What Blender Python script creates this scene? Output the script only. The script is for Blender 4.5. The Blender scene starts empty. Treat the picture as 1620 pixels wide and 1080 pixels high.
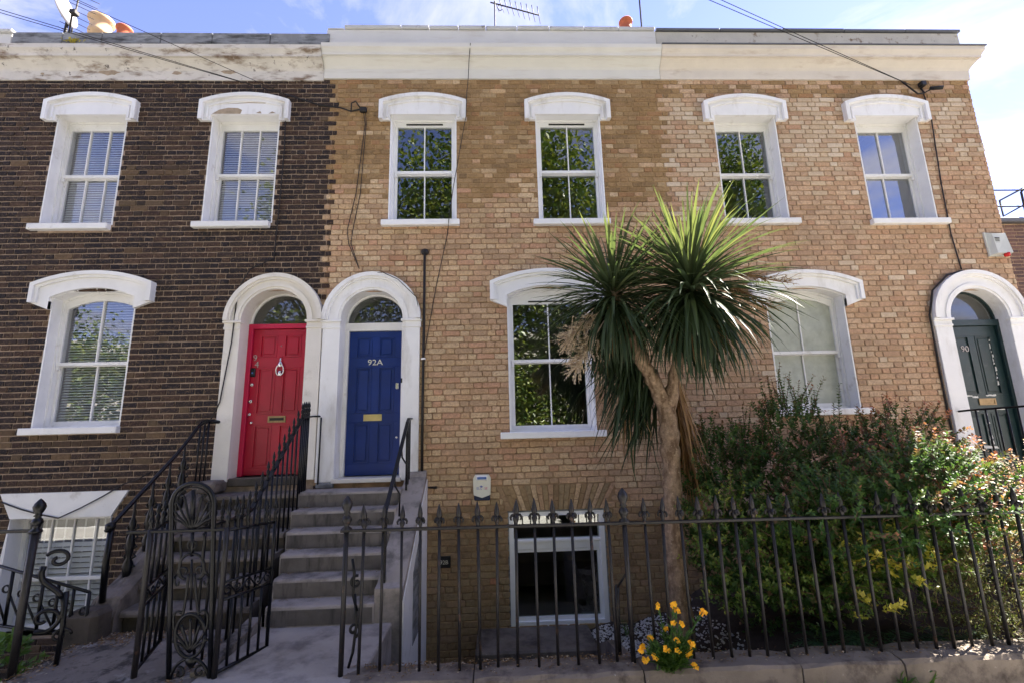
import bpy, math, random
from mathutils import Vector, Matrix
R = math.radians
random.seed(7)
rnd = random.random
def U(a, b): return a + (b - a) * rnd()
SC = bpy.context.scene
COL = SC.collection

# ------------------------------------------------------------------ camera
P_, Y_, O_ = R(10.79), R(2.09), R(-1.47)
CAM = Vector((0, -6, 0))
fo = Vector((math.sin(Y_) * math.cos(P_), math.cos(Y_) * math.cos(P_), math.sin(P_)))
ri = Vector((math.cos(Y_), -math.sin(Y_), 0))
up = ri.cross(fo)
ri, up = ri * math.cos(O_) + up * math.sin(O_), up * math.cos(O_) - ri * math.sin(O_)
cd = bpy.data.cameras.new('camera')
cam = bpy.data.objects.new('camera', cd)
COL.objects.link(cam)
cd.lens, cd.sensor_width, cd.clip_start, cd.clip_end = 16, 36, 0.05, 2000
cam.matrix_world = Matrix(((ri.x, up.x, -fo.x, 0), (ri.y, up.y, -fo.y, -6), (ri.z, up.z, -fo.z, 0), (0, 0, 0, 1)))
SC.camera = cam
def project(p):                       # photo pixels (1620 wide) of a point, used only to rank bricks by size
    d = Vector(p) - CAM
    z = d.dot(fo)
    return 810 + 720 * d.dot(ri) / z, 540 - 720 * d.dot(up) / z

# ------------------------------------------------------------------ sky, sun, exposure
SUN_EL, SUN_AZ = R(48.8), R(29)         # sun stands behind the houses, to the right; azimuth from +x towards +y
world = bpy.data.worlds.new('World')
SC.world = world
world.use_nodes = True
nt = world.node_tree
nt.nodes.clear()
def wn(t, **k):
    n = nt.nodes.new(t)
    for a, b in k.items(): setattr(n, a, b)
    return n
wo = wn('ShaderNodeOutputWorld'); bg = wn('ShaderNodeBackground')
sky = wn('ShaderNodeTexSky', sky_type='NISHITA', sun_disc=False)
sky.sun_elevation, sky.sun_rotation = SUN_EL, math.pi / 2 - SUN_AZ
sky.air_density, sky.dust_density, sky.ozone_density = 0.9, 0.05, 2.5
tint = wn('ShaderNodeMix', data_type='RGBA', blend_type='MULTIPLY')
tint.inputs[0].default_value = 1
tint.inputs[7].default_value = (.84, 0.66, .82, 1)
tc = wn('ShaderNodeTexCoord')
sep = wn('ShaderNodeSeparateXYZ')
mx = wn('ShaderNodeMath', operation='MAXIMUM'); mx.inputs[1].default_value = 0.08
dx = wn('ShaderNodeMath', operation='DIVIDE'); dy = wn('ShaderNodeMath', operation='DIVIDE')
cmb = wn('ShaderNodeCombineXYZ')
cn = wn('ShaderNodeTexNoise'); cn.inputs['Scale'].default_value = 1.55; cn.inputs['Detail'].default_value = 9; cn.inputs['Roughness'].default_value = 0.62; cn.inputs['Distortion'].default_value = 0.5
cr = wn('ShaderNodeValToRGB'); cr.color_ramp.elements[0].position = 0.46; cr.color_ramp.elements[1].position = 0.70
cmix = wn('ShaderNodeMix', data_type='RGBA'); cmix.inputs[7].default_value = (2.7, 2.6, 2.95, 1)
L = nt.links.new
L(tc.outputs['Generated'], sep.inputs[0]); L(sep.outputs[2], mx.inputs[0])
L(sep.outputs[0], dx.inputs[0]); L(mx.outputs[0], dx.inputs[1]); L(sep.outputs[1], dy.inputs[0]); L(mx.outputs[0], dy.inputs[1])
L(dx.outputs[0], cmb.inputs[0]); L(dy.outputs[0], cmb.inputs[1]); L(cmb.outputs[0], cn.inputs['Vector'])
L(cn.outputs[0], cr.inputs[0]); L(sky.outputs[0], tint.inputs[6]); L(tint.outputs[2], cmix.inputs[6]); L(cr.outputs[0], cmix.inputs[0])
L(cmix.outputs[2], bg.inputs[0]); L(bg.outputs[0], wo.inputs[0])
bg.inputs[1].default_value = 0.058
sl = bpy.data.lights.new('sun', 'SUN'); sl.energy = 4.2; sl.angle = R(0.53); sl.color = (1, 0.93, 0.82)
so = bpy.data.objects.new('sun', sl); COL.objects.link(so)
sd = Vector((math.cos(SUN_EL) * math.cos(SUN_AZ), math.cos(SUN_EL) * math.sin(SUN_AZ), math.sin(SUN_EL)))
so.rotation_euler = sd.to_track_quat('Z', 'Y').to_euler(); so.location = (20, 20, 30)
SC.view_settings.view_transform = 'Standard'; SC.view_settings.look = 'None'
SC.view_settings.gamma = 1; SC.view_settings.use_curve_mapping = False
SC.view_settings.exposure = 3.15

# ------------------------------------------------------------------ materials
def new_mat(name):
    m = bpy.data.materials.new(name); m.use_nodes = True
    n = m.node_tree; n.nodes.clear()
    return m, n, n.nodes.new, n.links.new
def noise(N, Lk, vec, scale, detail=4, rough=0.6, dist=0.0):
    t = N('ShaderNodeTexNoise'); t.inputs['Scale'].default_value = scale; t.inputs['Detail'].default_value = detail
    t.inputs['Roughness'].default_value = rough; t.inputs['Distortion'].default_value = dist
    if vec is not None: Lk(vec, t.inputs['Vector'])
    return t.outputs[0]
def ramp(N, Lk, src, stops, interp='LINEAR'):
    r = N('ShaderNodeValToRGB'); r.color_ramp.interpolation = interp
    e = r.color_ramp.elements
    while len(e) < len(stops): e.new(0.5)
    for i, (p, c) in enumerate(stops):
        e[i].position = p; e[i].color = (c[0], c[1], c[2], 1) if isinstance(c, (tuple, list)) else (c, c, c, 1)
    Lk(src, r.inputs[0]); return r.outputs[0]
def mixc(N, Lk, f, a, b, mode='MIX'):
    m = N('ShaderNodeMix'); m.data_type = 'RGBA'; m.blend_type = mode
    for s, v in ((m.inputs[0], f), (m.inputs[6], a), (m.inputs[7], b)):
        if isinstance(v, (int, float)): s.default_value = v
        elif isinstance(v, (tuple, list)): s.default_value = (v[0], v[1], v[2], 1)
        else: Lk(v, s)
    return m.outputs[2]
def mul(c, k): return tuple(x * k for x in c)
def M(name, col, rough=0.7, var=0.2, scale=6, bump=0.15, bscale=70, metal=0.0, spec=0.3, wear=None, wscale=5, wlo=0.55, whi=0.7, stretch=None, wear2=None, w2=(20, .6, .7)):
    m, n, N, Lk = new_mat(name)
    o = N('ShaderNodeOutputMaterial'); b = N('ShaderNodeBsdfPrincipled'); Lk(b.outputs[0], o.inputs[0])
    g = N('ShaderNodeNewGeometry'); vec = g.outputs['Position']
    svec = vec
    if stretch:
        mp = N('ShaderNodeMapping'); mp.inputs['Scale'].default_value = stretch; Lk(vec, mp.inputs[0]); svec = mp.outputs[0]
    c = ramp(N, Lk, noise(N, Lk, vec, scale, 5), [(0.3, mul(col, 1 - var)), (0.7, mul(col, 1 + var))])
    if wear:
        f = ramp(N, Lk, noise(N, Lk, svec, wscale, 8, 0.65), [(wlo, 0), (whi, 1)])
        c = mixc(N, Lk, f, c, wear)
    if wear2:
        f = ramp(N, Lk, noise(N, Lk, vec, w2[0], 6, 0.7), [(w2[1], 0), (w2[2], 1)])
        c = mixc(N, Lk, f, c, wear2)
    Lk(c, b.inputs['Base Color'])
    b.inputs['Roughness'].default_value = rough; b.inputs['Metallic'].default_value = metal
    b.inputs['Specular IOR Level'].default_value = spec
    if bump:
        bp = N('ShaderNodeBump'); bp.inputs['Strength'].default_value = bump; bp.inputs['Distance'].default_value = 0.01
        Lk(noise(N, Lk, vec, bscale, 6, 0.65), bp.inputs['Height']); Lk(bp.outputs[0], b.inputs['Normal'])
    return m
def brick_mat(name, cols, dark=0.25, stain=(0.03, 0.025, 0.02), stain_amt=0.35, blotch=None, bt=.58, gain=(1, 1, 1)):
    m, n, N, Lk = new_mat(name)
    o = N('ShaderNodeOutputMaterial'); b = N('ShaderNodeBsdfPrincipled'); Lk(b.outputs[0], o.inputs[0])
    g = N('ShaderNodeNewGeometry'); vec = g.outputs['Position']
    at = N('ShaderNodeAttribute'); at.attribute_name = 'rnd'
    oi = N('ShaderNodeObjectInfo')
    ad = N('ShaderNodeMath'); ad.operation = 'ADD'; Lk(at.outputs['Fac'], ad.inputs[0]); Lk(oi.outputs['Random'], ad.inputs[1])
    fr = N('ShaderNodeMath'); fr.operation = 'FRACT'; Lk(ad.outputs[0], fr.inputs[0])
    k = len(cols)
    cols = [tuple(v * q for v, q in zip(cc, gain)) for cc in cols]
    c = ramp(N, Lk, fr.outputs[0], [(i / k, cc) for i, cc in enumerate(cols)], 'CONSTANT')
    mott = ramp(N, Lk, noise(N, Lk, vec, 32, 6, 0.7), [(0.3, 1 - dark), (0.7, 1 + dark)])
    c = mixc(N, Lk, 1.0, c, mott, 'MULTIPLY')
    if blotch:
        f = ramp(N, Lk, noise(N, Lk, vec, 55, 4, 0.7), [(bt, 0), (bt + .11, 0.8)])
        c = mixc(N, Lk, f, c, blotch)
    st = ramp(N, Lk, noise(N, Lk, vec, 1.3, 7, 0.7), [(0.45, 0), (0.75, stain_amt)])
    c = mixc(N, Lk, st, c, stain)
    Lk(c, b.inputs['Base Color']); b.inputs['Roughness'].default_value = 0.9; b.inputs['Specular IOR Level'].default_value = 0.2
    bp = N('ShaderNodeBump'); bp.inputs['Strength'].default_value = 0.5; bp.inputs['Distance'].default_value = 0.008
    Lk(noise(N, Lk, vec, 90, 6, 0.7), bp.inputs['Height']); Lk(bp.outputs[0], b.inputs['Normal'])
    return m
def leaf_mat(name, stops, trans=0.35, rough=0.45, spec=0.4):
    m, n, N, Lk = new_mat(name)
    o = N('ShaderNodeOutputMaterial'); b = N('ShaderNodeBsdfPrincipled')
    at = N('ShaderNodeAttribute'); at.attribute_name = 'rnd'
    oi = N('ShaderNodeObjectInfo')
    ad = N('ShaderNodeMath'); ad.operation = 'MULTIPLY_ADD'; Lk(oi.outputs['Random'], ad.inputs[0]); ad.inputs[1].default_value = 0.12; Lk(at.outputs['Fac'], ad.inputs[2])
    c = ramp(N, Lk, ad.outputs[0], stops)
    Lk(c, b.inputs['Base Color']); b.inputs['Roughness'].default_value = rough; b.inputs['Specular IOR Level'].default_value = spec
    t = N('ShaderNodeBsdfTranslucent')
    Lk(mixc(N, Lk, 1.0, c, (1.5, 1.5, 0.8), 'MULTIPLY'), t.inputs[0])
    ms = N('ShaderNodeMixShader'); ms.inputs[0].default_value = trans
    Lk(b.outputs[0], ms.inputs[1]); Lk(t.outputs[0], ms.inputs[2]); Lk(ms.outputs[0], o.inputs[0])
    return m
def glass_mat(name, base=0.10, k=1.0, tintc=(0.8, 0.85, 0.82), frost=0.0):
    m, n, N, Lk = new_mat(name)
    o = N('ShaderNodeOutputMaterial'); t = N('ShaderNodeBsdfTransparent'); t.inputs[0].default_value = (*tintc, 1)
    gl = N('ShaderNodeBsdfGlossy'); gl.inputs['Roughness'].default_value = 0.0
    bp = N('ShaderNodeBump'); bp.inputs['Strength'].default_value = 0.06; bp.inputs['Distance'].default_value = 0.01
    g = N('ShaderNodeNewGeometry')
    Lk(noise(N, Lk, g.outputs['Position'], 2.5, 2, 0.5), bp.inputs['Height']); Lk(bp.outputs[0], gl.inputs['Normal'])
    lw = N('ShaderNodeLayerWeight'); lw.inputs['Blend'].default_value = 0.5
    f = N('ShaderNodeMath'); f.operation = 'POWER'; Lk(lw.outputs['Facing'], f.inputs[0]); f.inputs[1].default_value = 3.0
    ma = N('ShaderNodeMath'); ma.operation = 'MULTIPLY_ADD'; ma.inputs[1].default_value = k * 0.6; ma.inputs[2].default_value = base; ma.use_clamp = True
    Lk(f.outputs[0], ma.inputs[0])
    ms = N('ShaderNodeMixShader'); Lk(ma.outputs[0], ms.inputs[0]); Lk(t.outputs[0], ms.inputs[1]); Lk(gl.outputs[0], ms.inputs[2])
    out = ms.outputs[0]
    if frost:
        d = N('ShaderNodeBsdfDiffuse'); Lk(ramp(N, Lk, noise(N, Lk, g.outputs['Position'], 9, 6), [(0.3, (0.42, 0.44, 0.38)), (0.7, (0.55, 0.57, 0.50))]), d.inputs[0])
        m2 = N('ShaderNodeMixShader'); m2.inputs[0].default_value = frost
        Lk(ms.outputs[0], m2.inputs[1]); Lk(d.outputs[0], m2.inputs[2]); out = m2.outputs[0]
    Lk(out, o.inputs[0])
    return m

MT = {}
MT['b94'] = brick_mat('dark_stock_brick', [(.024, .018, .019), (.035, .025, .023), (.018, .015, .017), (.048, .029, .023), (.030, .022, .021), (.02, .017, .02), (.062, .038, .027), (.040, .027, .023)], 0.5, (.014, .011, .011), 0.3, (.17, .11, .07), .53)
MT['b94l'] = brick_mat('brown_stock_brick', [(.10, .065, .04), (.13, .085, .05), (.07, .046, .032), (.045, .032, .026), (.11, .075, .046)], 0.35)
MT['b92l'] = brick_mat('pinkish_stock_brick', [(.47, .31, .18), (.50, .34, .205), (.44, .28, .16), (.52, .365, .215), (.46, .29, .17), (.45, .315, .18), (.46, .265, .16), (.53, .385, .235), (.46, .29, .175), (.39, .26, .155), (.49, .33, .185)], 0.28, (.17, .105, .06), 0.5, (.29, .18, .105), .55, (1.06, 1.08, 1.12))
MT['b92u'] = brick_mat('brown_yellow_stock_brick', [(.31, .195, .092), (.34, .22, .108), (.28, .172, .08), (.36, .235, .12), (.32, .20, .10), (.25, .16, .08), (.33, .185, .092), (.30, .195, .098), (.40, .28, .155), (.33, .21, .102)], 0.3, (.07, .045, .028), 0.45, (.12, .075, .04))
MT['b90p'] = brick_mat('pale_stock_brick', [(.54, .42, .30), (.58, .46, .34), (.50, .38, .26), (.48, .34, .23), (.60, .49, .37), (.53, .40, .27)], 0.15, (.2, .14, .09), 0.25, (.32, .22, .14))
MT['b90l'] = brick_mat('salmon_stock_brick', [(.46, .295, .172), (.49, .325, .195), (.42, .265, .152), (.51, .36, .225), (.45, .27, .158), (.47, .32, .195), (.39, .25, .15), (.49, .335, .205), (.44, .275, .165)], 0.28, (.15, .095, .058), 0.5, (.28, .175, .11), .57, (1.05, 1.07, 1.15))
MT['b92b'] = brick_mat('shaded_yellow_stock_brick', [(.33, .225, .12), (.37, .26, .14), (.30, .20, .11), (.36, .24, .14), (.32, .23, .13), (.28, .185, .10)], 0.25, (.07, .055, .04), 0.55, (.2, .13, .07))  # basement bricks: yellow-brown of their own, darkened by shade put into the colour
MT['red_brick'] = brick_mat('red_brick', [(.42, .20, .115), (.40, .22, .13)], 0.2)
MT['bgbrick'] = brick_mat('purple_brick', [(.14, .085, .07), (.17, .10, .08), (.11, .07, .065)], 0.3)
MT['m94'] = M('tan_mortar', (.31, .23, .17), 0.95, 0.3, 9, 0.6, 60, wear=(.12, .078, .052), wscale=3.5, wlo=.58, whi=.75)
MT['m92l'] = M('brown_mortar', (.31, .20, .12), 0.95, 0.3, 5, 0.6, 60, wear=(.10, .065, .04), wscale=3)
MT['m92u'] = M('ochre_mortar', (.37, .245, .13), 0.95, 0.3, 5, 0.6, 60, wear=(.15, .09, .05), wscale=3)
MT['m90'] = M('grey_mortar', (.34, .235, .15), 0.95, 0.3, 5, 0.6, 60, wear=(.14, .09, .06), wscale=3)
MT['white'] = M('white_paint', (.80, .79, .79), 0.5, 0.05, 3, 0.08, 40, wear=(.54, .51, .47), wscale=3, wlo=0.52, whi=0.78, stretch=(1.5, 1.5, .5), wear2=(.35, .31, .27), w2=(16, .70, .74))
MT['frame'] = M('white_frame_paint', (.82, .82, .83), 0.35, 0.03, 4, 0.03, 60)
MT['oldwhite'] = M('old_white_paint', (.76, .75, .74), 0.6, 0.07, 3, 0.15, 40, wear=(.45, .41, .36), wscale=4, wlo=0.60, whi=0.78, wear2=(.25, .2, .16), w2=(18, .68, .72))
MT['cream'] = M('cream_stucco', (.70, .66, .60), 0.7, 0.07, 2.5, 0.25, 50, wear=(.45, .40, .33), wscale=3.5, wlo=0.58, whi=0.8, wear2=(.2, .16, .12), w2=(14, .7, .74))
MT['corn92'] = M('grey_white_stucco', (.66, .64, .60), 0.75, 0.05, 2, 0.1, 40, wear=(.50, .44, .38), wscale=2.2, wlo=0.55, whi=0.85, stretch=(.6, 1, 6))
MT['corn94'] = M('stained_stucco', (.62, .58, .53), 0.85, 0.1, 3, 0.4, 45, wear=(.22, .16, .115), wscale=2.2, wlo=0.51, whi=0.66, stretch=(1.2, 1, 4), wear2=(.05, .04, .035), w2=(7, .61, .68))
MT['corn90'] = M('weathered_stucco', (.64, .58, .51), 0.85, 0.06, 3, 0.25, 45, wear=(.42, .33, .26), wscale=2.0, wlo=0.55, whi=0.8, stretch=(1, 1, 4))
MT['para90'] = M('flaking_render', (.52, .49, .43), 0.9, 0.12, 3, 0.4, 40, wear=(.22, .15, .10), wscale=4, wlo=0.58, whi=0.66, wear2=(.06, .05, .04), w2=(11, .64, .7))
MT['cement'] = M('grey_cement', (.25, .255, .26), 0.9, 0.25, 4, 0.3, 50, wear=(.06, .06, .058), wscale=2.5, wlo=.46, whi=.64, stretch=(1, 1, 5))
MT['lead'] = M('lead_flashing', (.11, .115, .13), 0.55, 0.15, 4, 0.1, 30)
MT['coping'] = M('pale_coping', (.50, .50, .49), 0.85, 0.08, 4, 0.2, 40, wear=(.2, .18, .16), wscale=6, wlo=.6, whi=.75)
MT['peel'] = M('bare_cement_patch', (.36, .28, .20), 0.95, 0.2, 20, 0.4, 60)
MT['red'] = M('red_door_paint', (.36, .006, .028), 0.35, 0.2, 2.2, 0.10, 60, spec=0.4)
MT['redframe'] = M('red_frame_paint', (.48, .010, .055), 0.35, 0.08, 5, 0.05, 60, spec=0.4)
MT['blue'] = M('blue_door_paint', (.005, .026, .16), 0.38, 0.2, 2.2, 0.10, 60, spec=0.4)
MT['green'] = M('dark_green_door_paint', (.010, .028, .030), 0.35, 0.2, 5, 0.08, 60, spec=0.4, wear=(.035, .05, .05), wscale=9)
MT['scuff'] = M('bare_white_scuff', (.6, .6, .58), 0.8, 0.1, 30, 0.2)
MT['iron'] = M('black_iron', (.003, .0034, .005), 0.28, 0.3, 20, 0.35, 70, spec=0.28, wear=(.02, .016, .014), wscale=14, wlo=.64, whi=.75)
MT['rusty'] = M('weathered_iron', (.012, .0105, .0112), 0.42, 0.3, 20, 0.4, 60, spec=0.35, wear=(.10, .055, .035), wscale=12, wlo=.60, whi=.72)
MT['brass'] = M('brass', (.62, .50, .24), 0.35, 0.1, 10, 0.05, metal=0.7)
MT['oldbrass'] = M('dull_brass', (.30, .21, .11), 0.45, 0.2, 15, 0.1, metal=0.6)
MT['chrome'] = M('chrome', (.75, .74, .74), 0.2, 0.05, 10, 0.02, metal=0.9)
MT['black'] = M('black_plastic', (.012, .012, .013), 0.4, 0.1, 10, 0.03)
MT['cable'] = M('dark_cable', (.02, .017, .016), 0.6, 0.2, 10, 0.05)
MT['concrete'] = M('step_concrete', (.32, .28, .25), 0.85, 0.15, 3, 0.3, 60, wear=(.13, .115, .10), wscale=4, wlo=.46, whi=.66, wear2=(.42, .40, .39), w2=(30, .66, .75))
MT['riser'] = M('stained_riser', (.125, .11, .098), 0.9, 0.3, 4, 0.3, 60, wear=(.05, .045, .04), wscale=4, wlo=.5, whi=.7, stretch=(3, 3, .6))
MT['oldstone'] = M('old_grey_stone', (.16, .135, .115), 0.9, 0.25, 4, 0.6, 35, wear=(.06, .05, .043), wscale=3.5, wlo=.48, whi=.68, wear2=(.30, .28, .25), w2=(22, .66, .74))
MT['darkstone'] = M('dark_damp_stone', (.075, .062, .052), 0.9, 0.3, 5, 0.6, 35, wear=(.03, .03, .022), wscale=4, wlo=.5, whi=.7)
MT['plinth'] = M('plinth_stone', (.19, .155, .125), 0.9, 0.22, 4, 0.6, 40, wear=(.075, .058, .048), wscale=4.5, wlo=.5, whi=.65, wear2=(.36, .31, .26), w2=(16, .66, .72))
MT['soil'] = M('dark_soil', (.045, .033, .025), 0.95, 0.4, 10, 0.8, 40)
MT['path'] = M('grey_path', (.35, .31, .275), 0.8, 0.12, 3, 0.25, 70, wear=(.17, .15, .14), wscale=3.5, wlo=.47, whi=.66, wear2=(.45, .43, .43), w2=(9, .64, .75))
MT['path94'] = M('worn_stone_path', (.19, .165, .145), 0.85, 0.2, 3, 0.4, 60, wear=(.32, .31, .30), wscale=5, wlo=.58, whi=.68, wear2=(.05, .045, .04), w2=(4, .5, .6))
MT['pave'] = M('pavement', (.38, .37, .35), 0.85, 0.12, 2, 0.2, 50)
MT['asphalt'] = M('asphalt', (.11, .108, .10), 0.85, 0.15, 3, 0.3, 90)
MT['ground'] = M('ground', (.08, .07, .05), 0.95, 0.3, 1, 0.2, 20)
MT['room'] = M('room_wall', (.42, .40, .37), 0.9, 0.1, 2, 0)
MT['roof'] = M('roof_slate', (.07, .07, .08), 0.8, 0.2, 3, 0.1)
MT['blind'] = M('blind_slat', (.80, .80, .80), 0.6, 0.03, 3, 0)
MT['curtain'] = M('curtain', (.72, .72, .76), 0.9, 0.05, 3, 0)
MT['terracotta'] = M('terracotta', (.40, .11, .05), 0.8, 0.2, 10, 0.2)
MT['buff'] = M('buff_clay', (.55, .38, .22), 0.7, 0.1, 10, 0.15)
MT['grey_plastic'] = M('pale_plastic', (.55, .56, .52), 0.45, 0.06, 6, 0.02)
MT['ivory'] = M('ivory_plastic', (.70, .68, .58), 0.4, 0.05, 6, 0.02)
MT['navy'] = M('navy_plastic', (.006, .014, .055), 0.35, 0.1, 6, 0.02)
MT['bluepanel'] = M('blue_panel', (.07, .15, .40), 0.3, 0.2, 25, 0)
MT['redlens'] = M('red_lens', (.55, .02, .02), 0.25, 0.05, 6, 0)
MT['dish'] = M('dish_grey', (.40, .39, .40), 0.5, 0.05, 6, 0.02)
MT['bark'] = M('fibrous_bark', (.26, .18, .12), 0.95, 0.35, 25, 1.0, 45, wear=(.12, .075, .045), wscale=16, wlo=.48, whi=.62, stretch=(1, 1, .35), wear2=(.42, .33, .23), w2=(35, .58, .7))
MT['twig'] = M('brown_twig', (.10, .06, .04), 0.9, 0.3, 20, 0.3)
MT['dry'] = leaf_mat('dry_leaf', [(0.0, (.16, .085, .04)), (.5, (.30, .18, .09)), (1, (.42, .29, .17))], 0.25, 0.7, 0.2)
MT['panicle'] = leaf_mat('pale_panicle', [(0, (.42, .33, .26)), (1, (.66, .56, .48))], 0.25, 0.8, 0.2)
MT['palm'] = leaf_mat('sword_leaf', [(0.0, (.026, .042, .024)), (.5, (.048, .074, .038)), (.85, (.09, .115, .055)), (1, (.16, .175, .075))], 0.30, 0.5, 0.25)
MT['berb'] = leaf_mat('bronze_tipped_leaf', [(0.0, (.026, .060, .018)), (.3, (.055, .115, .030)), (.5, (.085, .115, .036)), (.66, (.16, .095, .055)), (.85, (.30, .125, .085)), (1, (.42, .17, .10))], 0.28, 0.5, 0.2)
MT['euon'] = leaf_mat('yellow_green_leaf', [(0.0, (.045, .095, .018)), (.45, (.12, .18, .028)), (.75, (.34, .31, .04)), (1, (.55, .45, .08))], 0.3, 0.4, 0.4)
MT['fern'] = leaf_mat('fern_leaf', [(0, (.025, .065, .03)), (1, (.06, .12, .05))], 0.3, 0.5, 0.3)
MT['pinkb'] = leaf_mat('pink_white_blossom_leaf', [(0.0, (.05, .10, .03)), (.5, (.16, .20, .06)), (.7, (.45, .30, .26)), (1, (.60, .44, .40))], 0.35, 0.5, 0.2)
MT['olive'] = leaf_mat('olive_grass_leaf', [(0.0, (.05, .085, .02)), (.5, (.14, .17, .05)), (1, (.34, .27, .12))], 0.35, 0.5, 0.3)
MT['orange_leaf'] = leaf_mat('orange_leaf', [(0, (.30, .13, .04)), (.5, (.45, .16, .06)), (1, (.50, .30, .08))], 0.4, 0.4, 0.4)
MT['weed'] = leaf_mat('weed_leaf', [(0, (.04, .10, .02)), (1, (.12, .20, .04))], 0.35, 0.5, 0.3)
MT['petal'] = leaf_mat('orange_petal', [(0, (.78, .33, .01)), (1, (.88, .52, .03))], 0.3, 0.5, 0.3)
MT['tree'] = leaf_mat('tree_leaf', [(0, (.02, .045, .010)), (.6, (.07, .115, .022)), (1, (.22, .25, .05))], 0.2, 0.40, 0.45)
MT['treebark'] = M('tree_bark', (.10, .08, .06), 0.95, 0.3, 5, 0.5, 20)
MT['moss'] = leaf_mat('yellow_moss', [(0, (.30, .26, .04)), (1, (.5, .42, .08))], 0.2, 0.8, 0.1)
MT['litter'] = leaf_mat('leaf_litter', [(0, (.10, .06, .03)), (.7, (.28, .17, .08)), (1, (.42, .36, .28))], 0.1, 0.9, 0.1)
MT['gravel'] = M('gravel_stone', (.52, .50, .47), 0.85, 0.35, 25, 0.3)
MT['glass'] = glass_mat('window_glass', 0.15, 1.5)
MT['glass_old'] = glass_mat('old_window_glass', 0.10, 1.2, (.94, .95, .95))
MT['glass_sky'] = glass_mat('clear_window_glass', 0.26, 1.8, (.7, .75, .75))
MT['glass_frost'] = glass_mat('frosted_glass', 0.05, 1.0, (.8, .82, .8), 0.8)
MT['glass_fan'] = glass_mat('fanlight_glass', 0.10, 1.2, (.6, .62, .6), 0.05)
MT['gold'] = M('pale_numeral', (.72, .70, .60), 0.4, 0.05, 6, 0, metal=0.2)
MT['dull'] = M('dull_metal', (.42, .38, .36), 0.5, 0.1, 10, 0, metal=0.3)
MT['logo'] = M('logo_blue_print', (.12, .15, .42), 0.5, 0.2, 40, 0)
MT['logo2'] = M('logo_red_print', (.55, .15, .25), 0.5, 0.2, 40, 0)

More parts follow.
